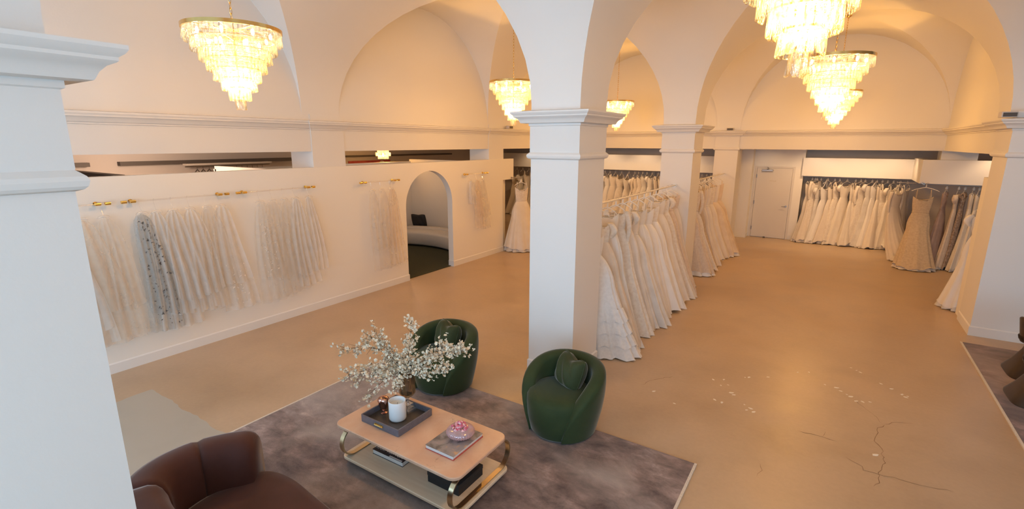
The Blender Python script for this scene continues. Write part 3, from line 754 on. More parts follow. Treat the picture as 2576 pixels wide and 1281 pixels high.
# --- rail in the back niche, right of the door
rail('clothes_rail', (-.85, 17.14, 1.905), (1.95, 17.14, 1.905), .014, 'steel', 'steel rail under the white soffit right of the back door')
rail('clothes_rail', (-11.0, 17.14, 1.905), (-3.06, 17.14, 1.905), .014, 'steel', 'steel rail under the far left soffit')
rail('clothes_rail', (1.75, 15.52, 1.905), (3.28, 15.52, 1.905), .014, 'steel', 'short steel rail under the corner soffit')
BX = [-.62, -.55, -.50, -.40, -.23, -.06, .06, .24, .44, .56, .66, .82, .93, 1.05, 1.17, 1.30, 1.45, 1.60]
CL = ['satin_ivory', 'crepe_cream', 'lace_ivory', 'tulle_white', 'satin_white', 'crepe_cream', 'lace_ivory', 'satin_ivory']
WORD = {'satin_ivory': 'ivory satin', 'crepe_cream': 'cream crepe', 'lace_ivory': 'ivory lace', 'tulle_white': 'white tulle', 'satin_white': 'white satin', 'lace_blush': 'blush lace',
        'tulle_champagne': 'champagne tulle', 'bead_champagne': 'champagne beaded', 'mauve_tulle': 'mauve tulle', 'beaded_grey': 'dark beaded'}
STR = ['thin', 'off', 'wide', 'thin', 'halter', 'off', 'sleeve', 'thin']
for i, x in enumerate(BX):
    rnd = random.Random(300+i); ma = CL[i % 8]; t = rnd.uniform(1.58, 1.77)
    rot = pi/2+rnd.uniform(-.95, -.35)
    gown(x-.03, 17.02, rot, '%s gown, %s along the back rail counting from the door' % (WORD[ma], ORD[i]), 'gowns on the back rail', 300+i, mat=ma, top=t, waist=t-.34,
         hw=rnd.uniform(.32, .46), ht=rnd.uniform(.13, .20), p=rnd.uniform(.9, 1.4), straps=STR[(i*3) % 8], lean=(-.13, -.04), seg=40, arm_z=1.77, n=8, hem=rnd.uniform(.02, .12),
         petti='satin_ivory' if i % 3 == 0 else None, bw=.17, bt=.05, ww=.12, wt=.045, amp=.11)
    hanger(x, 17.14, 1.90, rot, 'white hanger on the back rail right of the door', 'hangers on the back rail', .17)
MX = [-7.16, -6.97, -6.76, -6.52, -6.25, -6.03, -5.90, -5.75, -5.60, -5.41, -5.2, -5.0, -4.8]
for i, x in enumerate(MX):
    rnd = random.Random(400+i); ma = CL[(i+3) % 8]; t = rnd.uniform(1.60, 1.74)
    gown(x, 17.02, pi/2+rnd.uniform(-.95, -.3), '%s gown, %s from the left between the columns on the far left rail' % (WORD[ma], ORD[i]), 'gowns on the far left rail', 400+i, mat=ma, top=t, waist=t-.34,
         hw=rnd.uniform(.34, .5), ht=rnd.uniform(.10, .15), p=1.2, straps=STR[(i*5) % 8], lean=(-.1, 0), seg=36, arm_z=1.74, n=7, bw=.17, bt=.05, ww=.12, wt=.045, amp=.11)
    hanger(x, 17.14, 1.90, pi/2, 'white hanger on the far left rail', 'hangers on the far left rail', .17)
for i, x in enumerate([-11.0, -10.72, -10.42, -10.1]):
    rnd = random.Random(440+i); ma = CL[(i*3+1) % 8]; t = rnd.uniform(1.56, 1.68)
    gown(x, 17.02, pi/2+rnd.uniform(-.95, -.3), '%s gown, %s past the end of the veil wall' % (WORD[ma], ORD[i]), 'gowns past the end of the veil wall', 440+i, mat=ma, top=t, waist=t-.34,
         hw=rnd.uniform(.34, .45), ht=.14, p=1.2, straps=STR[i], lean=(-.1, 0), seg=36, arm_z=1.74, n=7, bw=.17, bt=.05, ww=.12, wt=.045)
    hanger(x, 17.14, 1.90, pi/2, 'white hanger past the end of the veil wall', 'hangers past the end of the veil wall', .17)
for i, x in enumerate([-3.75, -3.6, -3.47, -3.34]):
    gown(x, 17.02, pi/2+.1*i, '%s gown, %s from the left glimpsed between the far columns' % (WORD[CL[i*2]], ORD[i]), 'gowns glimpsed between the far columns', 460+i, mat=CL[i*2], top=1.70, waist=1.36,
         hw=.4, ht=.13, p=1.2, straps=STR[i], lean=(-.1, 0), seg=32, arm_z=1.74, n=7, bw=.17, bt=.05, ww=.12, wt=.045)
    hanger(x, 17.14, 1.90, pi/2, 'white hanger glimpsed between the far columns', 'hangers glimpsed between the far columns', .17)
# --- corner niche
for i, (x, ma, kw) in enumerate([(2.20, 'mauve_tulle', dict(hw=.62, ht=.17, p=.9)), (2.42, 'lace_blush', dict(hw=.56, ht=.13, p=1.0)), (2.53, 'beaded_grey', dict(hw=.52, ht=.09, p=1.0)),
                                 (2.68, 'crepe_cream', dict(hw=.60, ht=.14, p=1.1)), (2.78, 'satin_ivory', dict(hw=.56, ht=.12, p=1.1)), (2.95, 'crepe_cream', dict(hw=.50, ht=.14, p=1.1))]):
    gown(x-.02, 15.42, pi/2-.30, '%s gown, %s on the corner rail counting from the big front gown' % (WORD[ma], ORD[i]), 'gowns on the corner rail', 480+i, mat=ma, top=1.70-.02*(i % 3), waist=1.36,
         straps=STR[i], lean=(-.30, .0), seg=48, arm_z=1.74, n=9, bw=.17, bt=.05, ww=.12, wt=.045, hem=.05, petti='satin_ivory' if i in (1, 3) else None, **kw)
    hanger(x, 15.52, 1.90, pi/2-.3, 'white hanger on the corner rail', 'hangers on the corner rail', .17)
gown(1.74, 15.02, .12, 'golden cream spaghetti-strap gown hung facing out at the niche corner', 'gowns at the niche corner', 501, mat='bead_champagne', mat2='bead_champagne', top=1.62, waist=1.28, hw=.40, ht=.30, p=1.25, straps='thin',
     lean=(-.06, -.55), seg=72, arm_z=1.80, n=9, bw=.19, ww=.155, wt=.06, petti='lace_ivory', hem=.07, amp=.06)
hanger(1.76, 15.02, 1.955, .12, 'broad cream hanger holding the big gown at the niche corner', 'hangers at the niche corner', .26)
gown(1.30, 15.75, .9, 'cream gown with a lifted sleeve just left of the big corner gown', 'gowns at the niche corner', 502, mat='crepe_cream', top=1.66, waist=1.3, hw=.42, ht=.28, p=1.15, straps='sleeve', lean=(-.04, -.45), seg=64, arm_z=1.8, n=9, hem=.04)
hanger(1.32, 15.75, 1.905, .9, 'cream hanger behind the big gown at the niche corner', 'hangers at the niche corner', .2)
# rail peg under the soffit return carrying those two
rail('clothes_rail', (1.70, 14.95, 1.945), (1.70, 15.238, 1.945), .010, 'steel', 'short steel peg at the niche corner')
rail('clothes_rail', (1.26, 15.75, 1.905), (1.64, 15.75, 1.905), .010, 'steel', 'short steel peg on the soffit return')
rail('clothes_rail', (2.2, 10.98, 1.945), (2.2, 11.6, 1.945), .012, 'steel', 'short rail behind the right column')
# --- gown at the end of the veil wall
gown(-7.00, 11.14, .95, 'white trumpet gown hanging at the far end of the veil wall', 'gowns hung singly', 510, mat='satin_ivory', mat2='lace_ivory', top=1.68, waist=1.34, hw=.54, ht=.40, p=1.0, straps='thin',
     lean=(.06, .0), seg=72, arm_z=1.84, n=12, petti='tulle_white', hem=.10, amp=.05)
hanger(-7.02, 11.14, 1.93, .95, 'white hanger at the far end of the veil wall', 'hangers used singly', .18)
rail('clothes_rail', (-7.325, 11.14, 1.94), (-6.96, 11.14, 1.94), .010, 'steel', 'short steel peg on the end of the veil wall')
# --- gown behind the right column
gown(2.20, 10.98+.28, .0, 'white gown hanging behind the right column', 'gowns hung singly', 520, mat='satin_white', mat2='satin_white', top=1.66, waist=1.34, hw=.36, ht=.26, p=1.0, straps='off', lean=(-.06, 0), seg=56, arm_z=1.8, n=9,
     petti='tulle_white', hem=.08, bw=.21)
hanger(2.20, 10.98+.28, 1.935, 0, 'white hanger behind the right column', 'hangers used singly', .18)

# ================================================================= VEIL WALL
XR, ZR = -7.235, 2.13
ROD = [(1.05, 2.25, 'clear acrylic rod with gold mounts beside the left column'), (2.41, 3.64, 'clear acrylic rod with gold mounts above the dark-flowered veil'),
       (3.80, 5.04, 'clear acrylic rod with gold mounts, third from the left column'), (6.03, 6.95, 'clear acrylic rod with gold mounts just left of the arched doorway'),
       (9.03, 9.92, 'clear acrylic rod with gold mounts right of the arched doorway')]
for y0, y1, lab in ROD:
    t = thing('hanging_rod', lab, 'rail', (XR, y0, ZR), 0, 'acrylic rods on the veil wall'); L = y1-y0
    mb = MB(); mb.cyl((0, .02, 0), (0, L-.02, 0), .011, 10); mb.build('rod', 'acrylic', t, smooth=True, angle=50)
    for y in (.0, L):
        mb = MB(); mb.cyl((0, y-.028, 0), (0, y+.028, 0), .019, 16); mb.build('end_cap', 'gold', t, smooth=True, angle=40)
    for y in (.095, L-.095):
        mb = MB(); mb.cyl((0, y-.028, 0), (0, y+.028, 0), .018, 16); mb.cyl((0, y, .0), (XR*-1-7.325, y, 0), .009, 10); mb.cyl((-.088, y, 0), (-.076, y, 0), .024, 16)
        mb.build('bracket', 'gold', t, smooth=True, angle=40)

def veil(y, ztop, zbot, w, mat, label, seed, drift=.06, motif=None, group='veils on the long wall'):
    rnd = random.Random(seed); t = thing('bridal_veil', label, 'veil', (XR, y, 0), 0, group)
    K, NN = 26, 40; ph, ph2 = rnd.uniform(0, 6), rnd.uniform(0, 6); nf = rnd.randint(4, 6)
    def pt(u, v, lay):   # u -1..1 across, v 0..1 down
        ww = 1.35*w*(.22+.78*v**.5)*(1-.10*lay); yy = u*ww+drift*v+.015*sin(5*v+ph)
        xx = (.028+.022*lay)+(.012+.016*v)*sin(nf*u*2.2+ph+lay*1.3+.8*v)+.004*sin(11*u+ph2)
        zz = ztop+(zbot-ztop)*v*(1-.06*u*u*(1 if lay else .3))-.02*abs(u)*(1-v)
        return (xx, yy, zz)
    for lay, nm in ((0, 'tulle'), (1, 'blusher')):
        vb = 1 if lay == 0 else rnd.uniform(.72, .95)
        mb = MB(); mb.loft([[pt(-1+2*j/NN, vb*i/K, lay) for j in range(NN+1)] for i in range(K+1)], False); mb.build(nm, mat, t, smooth=True, angle=180)
    mb = MB()
    mb.tube([(.028, -w*.26, ztop), (.03, 0, ztop+.012), (.028, w*.26, ztop)], .008, 6); mb.build('comb', 'hanger_white', t, smooth=True)
    if motif:
        mname, cnt, lo, hi = motif; mb = MB()
        for k in range(cnt):
            u, v = rnd.uniform(-.75, .75), lo+(hi-lo)*(k+rnd.random())/cnt; p = pt(u, v, 1); r = rnd.uniform(.007, .016); a = rnd.uniform(0, 6)
            for q in range(rnd.choice((1, 2, 3))):
                b = a+q*2.2; l = r*rnd.uniform(.8, 1.6); c = Vector((p[0]+.006, p[1]+.4*l*cos(b), p[2]+.4*l*sin(b)))
                e = Vector((0, cos(b), sin(b))); f = Vector((0, -sin(b), cos(b)))
                mb.add([c-e*l, c-f*l*.38+Vector((.004, 0, 0)), c+e*l, c+f*l*.38+Vector((.004, 0, 0))], [(0, 1, 2, 3)])
        mb.build('floral_motif', mname, t)['kind'] = 'stuff'
    return t
HOOK = None
def clear_hook(y, z0, label, group):
    global HOOK
    if HOOK is None:
        o = thing('veil_hanger', 'x', 'hanger'); HOOK = o
        mb = MB(); mb.tube([(.016*cos(a), 0, .016*sin(a)) for a in (-2.6+pi/2+pi/2, .9, 1.5, 2.1, 2.7, 3.14)]+[(-.0155, 0, -.04), (0.028, 0, -.13)], .003, 6); mb.build('hook', 'acrylic', o, smooth=True)
        mb = MB(); mb.tube([(.028, -.07, -.165), (.028, -.05, -.14), (.028, 0, -.128), (.028, .05, -.14), (.028, .07, -.165)], .005, 6); mb.build('arms', 'acrylic', o, smooth=True)
    else: o = copy_tree(HOOK)
    o.location = (XR, y, ZR); o['label'] = label; o['group'] = group
VE = [(1.45, .45, .20, 'veil_white', 'plain white veil on the first rod, partly behind the left column', None), (1.70, .42, .22, 'veil_white', 'white veil on the first rod, next to the peach one', None), (1.96, .40, .24, 'veil_peach', 'peach tinted veil on the first rod', None), (2.18, .46, .17, 'veil_sheer', 'sheerest veil at the right end of the first rod', None),
      (2.57, .40, .17, 'veil_grey', 'grey tulle veil with black floral applique', ('veil_motif', 95, .04, .97)), (2.73, .38, .20, 'veil_white', 'white veil just right of the black-flowered veil', None), (2.92, .55, .20, 'veil_white', 'creamy white veil, third on the second rod', None),
      (3.12, .52, .19, 'veil_white', 'bright white narrow veil, fourth on the second rod', None), (3.34, .50, .20, 'veil_sheer', 'sheer veil at the right end of the second rod', None), (3.52, .42, .20, 'veil_white', 'white veil with a rippled edge between the second and third rods', ('veil_motif_white', 26, .55, .98)),
      (4.09, .38, .20, 'veil_sheer', 'sheer veil with white flower applique on the third rod', ('veil_motif_white', 46, .15, .85)), (4.29, .42, .20, 'veil_sheer', 'sheer plain veil, second on the third rod', None), (4.48, .45, .19, 'veil_sheer', 'sheer beige veil, third on the third rod', None),
      (4.67, .50, .16, 'veil_white', 'white pleated veil, fourth on the third rod', None), (4.92, .72, .13, 'veil_white', 'short white veil at the right end of the third rod', None),
      (6.26, .42, .17, 'veil_sheer', 'sheer veil, left one on the rod left of the arch', None), (6.48, .42, .18, 'veil_sheer', 'sheer veil, middle one on the rod left of the arch', None), (6.72, .45, .17, 'veil_peach', 'warm sheer veil, right one on the rod left of the arch', None),
      (9.20, 1.42, .10, 'veil_white', 'short white veil right of the arch', None), (9.45, .80, .16, 'veil_peach', 'warm sheer veil, middle one right of the arch', None), (9.70, .75, .15, 'veil_sheer', 'sheer veil at the far right of the veil wall', None)]
for i, (y, zb, w, ma, lab, mo) in enumerate(VE):
    veil(y, 1.975, zb, w, ma, lab, 700+i, .13, mo)
    clear_hook(y, 0, 'slim clear hanger on an acrylic rod', 'clear hangers on the acrylic rods')

# ================================================================= SIDE ROOM AND FITTING ROOM
t = thing('red_poster', 'red poster with a pale round print on the side room wall', 'poster', (-12.59, 10.9, 2.02))
mb = MB(); mb.box((0, -.85, -.3), (.02, .85, .27)); mb.build('sheet', 'red_poster', t)
mb = MB(); mb.lathe([(.001, 0), (.14, 0), (.14, .006), (.001, .006)], 28); mb.v = [(.022+z, x+.48, y+.11) for x, y, z in mb.v]; mb.build('print', 'ivory_white', t)
t = thing('arched_mirror', 'black framed arched mirror in the side room', 'mirror', (-12.58, 9.35, 0))
arc = [(.0, -.45, .0), (.0, -.45, 1.75)]+[(.0, -.45*cos(a), 1.75+.55*sin(a)) for a in [pi*k/14 for k in range(1, 14)]]+[(.0, .45, 1.75), (.0, .45, .0)]
mb = MB(); mb.tube(arc, .022, 8); mb.build('frame', 'dark_trim', t, smooth=True)
mb = MB(); mb.add([(-.005,)+p[1:] for p in arc], [tuple(range(len(arc)))]); mb.build('glass', 'steel', t)
t = thing('display_rack', 'pale shelf with dark hangers in the side room', 'rack', (-12.3, 6.35, 2.2))
mb = MB(); mb.box((-.1, -1.0, .13), (.1, 1.0, .17)); mb.build('shelf', 'ivory_white', t)
mb = MB(); mb.cyl((0, -1, .1), (0, 1, .1), .012, 8); mb.build('rod', 'steel', t)
for k in range(12):
    h = thing('side_room_hanger', 'dark hanger in the side room', 'hanger', (-12.3, 5.6+.13*k+(.12 if k > 5 else 0), 2.29), 0, 'dark hangers in the side room')
    mb = MB(); mb.tube([(-.18, 0, -.16), (0, 0, -.06), (.18, 0, -.16)], .012, 6); mb.tube([(0, 0, -.06), (0, 0, .02)], .005, 5); mb.build('arms', 'dark_trim', h)
# curved sofa in the fitting room
t = thing('curved_sofa', 'cream curved boucle sofa seen through the arched doorway', 'sofa', (-9.4, 10.2, 0))
def arc_slab(cx, cy_, r0, r1, a0, a1, z0, z1, rnd_, n=28, ends=True):
    mb = MB(); rings = []
    for k in range(n+1):
        a = a0+(a1-a0)*k/n; e = min(k, n-k)/n; sh = sqrt(max(0, 1-(1-min(1, e/.10))**2)) if ends else 1
        sh = .25+.75*sh
        rm, hr = (r0+r1)/2, (r1-r0)/2*sh; zz0, zz1 = z0, z1-(1-sh)*(z1-z0)*.25
        prof = []
        for q in range(20):
            b = 2*pi*q/20; cc, ss = cos(b), sin(b)
            prof.append((rm+hr*math.copysign(abs(cc)**rnd_, cc), (zz0+zz1)/2+(zz1-zz0)/2*math.copysign(abs(ss)**rnd_, ss)))
        rings.append([(cx+r*cos(a), cy_+r*sin(a), z) for r, z in prof])
    mb.loft(rings, True, True, True); return mb
mb = arc_slab(.2, -2.3, 2.0, 2.72, 1.03, 2.13, .03, .42, .35); mb.build('seat', 'boucle', t, smooth=True, angle=60)
mb = arc_slab(.2, -2.3, 2.52, 2.82, 1.25, 2.10, .05, .47, .5); mb.build('backrest', 'boucle', t, smooth=True, angle=60)
t.location = (-9.35, 10.2, 0)
# cushions
def cushion(name, label, cat, loc, rot, s, th, mat, pinch=.0, group=None, piping=None):
    t = thing(name, label, cat, loc, 0, group); t.rotation_euler = rot
    n = 22; 
    def pt(u, v, sd):
        e = (1-abs(u)**2.6)*(1-abs(v)**2.6); bulge = max(0, e)**.42
        w = 1-.07*(1-abs(v)**2)*abs(u)**4-.0; h = 1-.07*(1-abs(u)**2)*abs(v)**4
        x = u*s*w*(1-.13*v*v*abs(u)); z = v*s*h*(1-.13*u*u*abs(v))
        chop = pinch*math.exp(-(u/.42)**2)*max(0, (v+.3)/1.3)**1.5
        z -= chop*s*.95
        y = sd*th*bulge*(1-.45*chop)+ (sd*.012*sin(9*u+4*v)*e)
        return (x, y, z)
    mb = MB()
    for sd in (-1, 1):
        rows = [[pt(-1+2*i/n, -1+2*j/n, sd) for i in range(n+1)] for j in range(n+1)]
        mb.loft(rows if sd < 0 else [r[::-1] for r in rows], False)
    mb.build('cover', mat, t, smooth=True, angle=180)
    edge = [pt(-1+2*i/n, -1, 0) for i in range(n)]+[pt(1, -1+2*i/n, 0) for i in range(n)]+[pt(1-2*i/n, 1, 0) for i in range(n)]+[pt(-1, 1-2*i/n, 0) for i in range(n)]
    mb = MB(); mb.tube(edge, .006, 6, closed=True); mb.build('piping', piping or mat, t, smooth=True)
    return t
cushion('throw_cushion', 'black cushion on the cream curved sofa', 'cushion', (-10.15, 10.50, .60), (.35, 0, .35), .24, .07, 'black_matt', .12)
m = MB(); m.box((-10.8, 5.5, 0), (-7.40, 10.4, .012)); tag(m.build('fitting_room_rug', 'olive_rug'), 'dark olive carpet inside the arched doorway', 'rug')

# door
d = thing('door_1', 'closed cream door in the back wall', 'door', (-2.125, 16.95, 0)); d['kind'] = 'structure'; del d['category']
box('leaf', (.03, -.035, .01), (.985, -.006, 2.13), 'door_paint', d, .003)
m = MB()
for a, b in (((-.03, -.03, 0), (.024, 0, 2.135)), ((.991, -.03, 0), (1.045, 0, 2.135)), ((-.03, -.03, 2.135), (1.045, 0, 2.18))): m.box(a, b)
m.build('door_frame', 'door_paint', d)
m = MB(); m.cyl((.915, -.035, 1.0), (.915, -.045, 1.0), .030, 18); m.cyl((.915, -.04, 1.0), (.915, -.085, 1.0), .011, 10); m.tube([(.92, -.083, 1.0), (.86, -.085, 1.0), (.80, -.083, .998)], [.012, .011, .008], 10)
m.build('handle', 'steel', d, smooth=True)
m = MB(); m.box((.985, -.036, .93), (.992, -.008, 1.07)); m.build('latch_plate', 'steel', d)
for z in (.28, 1.08, 1.88):
    m = MB(); m.cyl((.026, -.042, z-.055), (.026, -.042, z+.055), .010, 10); m.box((.026, -.04, z-.05), (.05, -.034, z+.05)); m.build('hinge', 'steel', d, smooth=True, angle=40)
dc = box('closer', (.16, -.085, 2.035), (.47, -.036, 2.085), 'steel', d, .008)
m = MB(); m.tube([(.30, -.06, 2.09), (.36, -.12, 2.115), (.31, -.055, 2.155)], .010, 8); m.build('closer_arm', 'steel', dc, smooth=True)
m = MB(); m.box((.40, -.039, 1.725), (.58, -.035, 1.765)); m.build('sign_plate', 'ivory_white', d)
m = MB(); m.box((.40, -.10, 0), (.45, -.03, .03)); tag(m.build('door_stop', 'dark_trim', loc=(-2.125, 16.93, 0)), 'small dark door wedge at the foot of the back door', 'door stop')

# fixtures on the cornice
def fixture(x, y, z, rot, label):
    t = thing('cornice_light', label, 'light fixture', (x, y, z), rot, 'box fixtures on the cornice')
    box('housing', (-.09, -.05, 0), (.09, .05, .075), 'dim_wall', t, .006); m = MB(); m.box((-.075, -.056, .01), (.075, -.05, .062)); m.build('lens', 'dark_trim', t)
fixture(-7.26, 10.95, 3.205, pi/2, 'small grey box fixture on the cornice left of the central capital')
fixture(1.86, 9.66, 3.215, .2, 'small grey box fixture on the capital of the right column')
fixture(-2.66, 15.10, 3.20, 0, 'small grey box fixture on the capital beside the back door')
t = thing('wall_sensor', 'tiny black sensor on the back vault wall above the cornice', 'sensor', (2.12, 15.225, 3.245)); m = MB(); m.lathe([(.001, -.03), (.014, -.026), (.018, 0)], 12); m.v = [(x, z, y) for x, y, z in m.v]
m.build('sensor_head', 'black_matt', t, smooth=True)

# ================================================================= LOUNGE
# rug
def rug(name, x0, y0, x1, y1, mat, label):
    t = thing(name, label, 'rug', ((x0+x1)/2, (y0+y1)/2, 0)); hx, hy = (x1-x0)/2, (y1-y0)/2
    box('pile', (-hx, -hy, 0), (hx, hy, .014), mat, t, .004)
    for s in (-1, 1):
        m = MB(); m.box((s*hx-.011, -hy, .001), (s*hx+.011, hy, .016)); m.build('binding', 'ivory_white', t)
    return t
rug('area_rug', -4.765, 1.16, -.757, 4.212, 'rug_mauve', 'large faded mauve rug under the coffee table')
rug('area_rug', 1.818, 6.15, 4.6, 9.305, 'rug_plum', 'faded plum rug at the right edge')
ZRUG = .0145
# green armchairs
def green_chair(x, y, rot, label):
    t = thing('tub_armchair', label, 'armchair', (x, y, ZRUG), rot, 'green velvet tub armchairs')
    # local: faces -y.  shell wraps round the back
    NP = 44; phi0 = math.radians(33); rings = []
    for k in range(NP+1):
        s = k/NP; ph = phi0+(2*pi-2*phi0)*s; d = min(s, 1-s)*2         # d: 0 at the front ends, 1 at the back
        h = .69*(1-(1-min(1, d*1.03))**2.9)**(1/2.0) if d > 0 else 0
        h = max(.05, h); thick = .14*min(1, (.62+h/.8)); prof = []
        def rad(z): # drum outline with a belly
            return .338+.018*(1-min(1, d*3))+.085*sin(min(1, z/.55)*pi/2)-.03*max(0, (z-.5)/.28)**2
        ang = -pi/2+ph
        for q in range(9): z = .015+(h-.06-.015)*q/8 if h > .1 else .015+.02*q/8; prof.append((rad(z), z))
        zt = prof[-1][1]; ro = prof[-1][0]
        for q in range(1, 7):
            b = pi*q/7; prof.append((ro-thick/2+thick/2*cos(b), zt+min(.06, h*.4)*sin(b)))
        for q in range(7): z = zt-(zt-.03)*q/6; prof.append((rad(zt)-thick-(rad(zt)-rad(z))*.4, z))
        rings.append([(r*cos(ang), r*sin(ang), z) for r, z in prof])
    mb = MB(); mb.loft(rings, True, True, True); mb.build('backrest', 'green_velvet', t, smooth=True, angle=70)
    # seat drum pushed a little forward
    mb = MB(); mb.lathe([(.05, .012), (.29, .012), (.305, .03), (.335, .18), (.342, .30), (.338, .37), (.312, .412), (.26, .432), (.14, .442), (.001, .444)], 48, (0, -.045, 0))
    mb.build('seat', 'green_velvet', t, smooth=True, angle=70)
    mb = MB(); mb.lathe([(.001, 0), (.27, 0), (.27, .02), (.001, .02)], 32); mb.build('plinth', 'black_matt', t)
    return t
green_chair(-3.68, 4.13, .10, 'green velvet tub armchair behind the blossom vase')
green_chair(-2.06, 4.10, -.12, 'green velvet tub armchair in front of the central column')
def chair_cushion(cx, cy_, rot, dx, dy, yaw, label):
    c, s = cos(rot), sin(rot)
    cushion('throw_cushion', label, 'cushion', (cx+dx*c-dy*s, cy_+dx*s+dy*c, ZRUG+.575), (-.30, .06, rot+yaw), .178, .12, 'green_velvet_cushion', .30, 'green pinched cushions')
chair_cushion(-3.68, 4.13, .10, .0, .10, -.32, 'green pinched cushion in the armchair behind the vase')
chair_cushion(-2.06, 4.10, -.12, .02, .10, -.32, 'green pinched cushion in the armchair before the column')

# brown sofa
t = thing('curved_sofa', 'chocolate brown velvet curved sofa at the bottom left', 'sofa', (-2.6, 1.2, ZRUG))
def path_pts():
    # centre line of the backrest: tip at the front left, round the corner, along the back (world xy)
    P = [(-3.33, 1.66), (-3.46, 1.52), (-3.55, 1.34), (-3.55, 1.15), (-3.46, 1.00), (-3.28, .92), (-2.95, .88), (-2.5, .87), (-2.0, .87), (-1.5, .9)]
    out = []
    for i in range(len(P)-1):
        p0, p1, p2, p3 = P[max(i-1, 0)], P[i], P[i+1], P[min(i+2, len(P)-1)]
        for k in range(6):
            u = k/6
            out.append(tuple(.5*((2*p1[a])+(-p0[a]+p2[a])*u+(2*p0[a]-5*p1[a]+4*p2[a]-p3[a])*u*u+(-p0[a]+3*p1[a]-3*p2[a]+p3[a])*u**3) for a in (0, 1)))
    return out+[P[-1]]
PTS = path_pts()
cuts = [0, 11, 27, len(PTS)-1]
for a, b in zip(cuts[:-1], cuts[1:]):
    mb = MB(); rings = []; seg = PTS[a:b+1]; n = len(seg)
    for i, p in enumerate(seg):
        gi = a+i; q0, q1 = PTS[max(gi-1, 0)], PTS[min(gi+1, len(PTS)-1)]
        tx, ty = q1[0]-q0[0], q1[1]-q0[1]; l = math.hypot(tx, ty); nx, ny = -ty/l, tx/l
        e = min(i, n-1-i)/(n-1); first = (a == 0 and i < n/2)
        sh = 1-(.16 if first else .045)*(1-min(1, e/(.34 if first else .09)))**2.2
        w, zt = .155*sh, .76-(1-sh)*.30
        pr = []
        for q in range(22):
            bb = 2*pi*q/22; cc, ss = cos(bb), sin(bb); ex = .62
            lean_ = .045*((ss+1)/2)
            pr.append((w*math.copysign(abs(cc)**ex, cc), (zt+.05)/2+(zt-.05)/2*math.copysign(abs(ss)**ex, ss)))
        rings.append([(p[0]+nx*o+2.6, p[1]+ny*o-1.2, z) for o, z in pr])
    mb.loft(rings, True, True, True); mb.build('back_section', 'brown_velvet', t, smooth=True, angle=75)
mb = MB(); out = [(-3.43, 1.30), (-3.42, 1.60), (-3.33, 1.73), (-3.10, 1.775), (-2.75, 1.745), (-2.2, 1.70), (-1.6, 1.68), (-1.45, 1.5), (-1.45, .95), (-2.4, .92), (-3.2, .98), (-3.36, 1.08)]
cxx, cyy = -2.5, 1.35; rings = []
for z, s in ((.04, .965), (.08, .985), (.30, 1.0), (.385, .995), (.42, .975), (.44, .93), (.452, .80), (.456, .4)):
    rr = []
    for i in range(len(out)):
        p0, p1, p2, p3 = out[i-1], out[i], out[(i+1) % len(out)], out[(i+2) % len(out)]
        for k in range(5):
            u = k/5; q = [.5*((2*p1[a])+(-p0[a]+p2[a])*u+(2*p0[a]-5*p1[a]+4*p2[a]-p3[a])*u*u+(-p0[a]+3*p1[a]-3*p2[a]+p3[a])*u**3) for a in (0, 1)]
            rr.append((cxx+(q[0]-cxx)*s+2.6, cyy+(q[1]-cyy)*s-1.2, z))
    rings.append(rr)
mb.loft(rings, True, True, True); mb.build('seat', 'brown_velvet', t, smooth=True, angle=75)

# coffee table
TX, TY = -2.795, 2.79
t = thing('coffee_table', 'pink stone coffee table with a birch shelf and brass hoops', 'table', (TX, TY, ZRUG))
def slab(mb, x0, y0, x1, y1, r, z0, z1, ch=.006):
    mb.loft([rrect(x0+ch, y0+ch, x1-ch, y1-ch, r-ch, z0), rrect(x0, y0, x1, y1, r, z0+ch), rrect(x0, y0, x1, y1, r, z1-ch), rrect(x0+ch, y0+ch, x1-ch, y1-ch, r-ch, z1)], True, True, True)
mb = MB(); slab(mb, -.71, -.355, .705, .36, .085, .358, .388); mb.build('tabletop', 'pink_stone', t, smooth=True, angle=40)
mb = MB(); slab(mb, -.645, -.345, .715, .36, .06, .055, .085); mb.build('shelf', 'birch', t, smooth=True, angle=40)
for x in (-.575, .665):
    mb = MB(); pts = []; r, zc = .135, .222
    for k in range(15): a = pi/2+pi*k/14; pts.append((-.245+r*cos(a), zc+r*sin(a)))
    for k in range(15): a = -pi/2+pi*k/14; pts.append((.27+r*cos(a), zc+r*sin(a)))
    w, th = .022, .006; rings = []; n = len(pts)
    for i, (y, z) in enumerate(pts):
        (ya, za), (yb, zb) = pts[i-1], pts[(i+1) % n]; ty, tz = yb-ya, zb-za; l = math.hypot(ty, tz); ny, nz = tz/l, -ty/l
        rings.append([(x-w, y-ny*th, z-nz*th), (x+w, y-ny*th, z-nz*th), (x+w, y+ny*th, z+nz*th), (x-w, y+ny*th, z+nz*th)])
    rings.append(rings[0]); mb.loft(rings, True); mb.build('hoop', 'antique_brass', t, smooth=True, angle=50)
for x in (-.45, .45):
    for y in (-.22, .22):
        m = MB(); m.lathe([(.001, .0), (.02, 0), (.02, .056), (.001, .056)], 14, (x, y, 0)); m.build('foot', 'antique_brass', t, smooth=True, angle=40)
ZT = ZRUG+.388
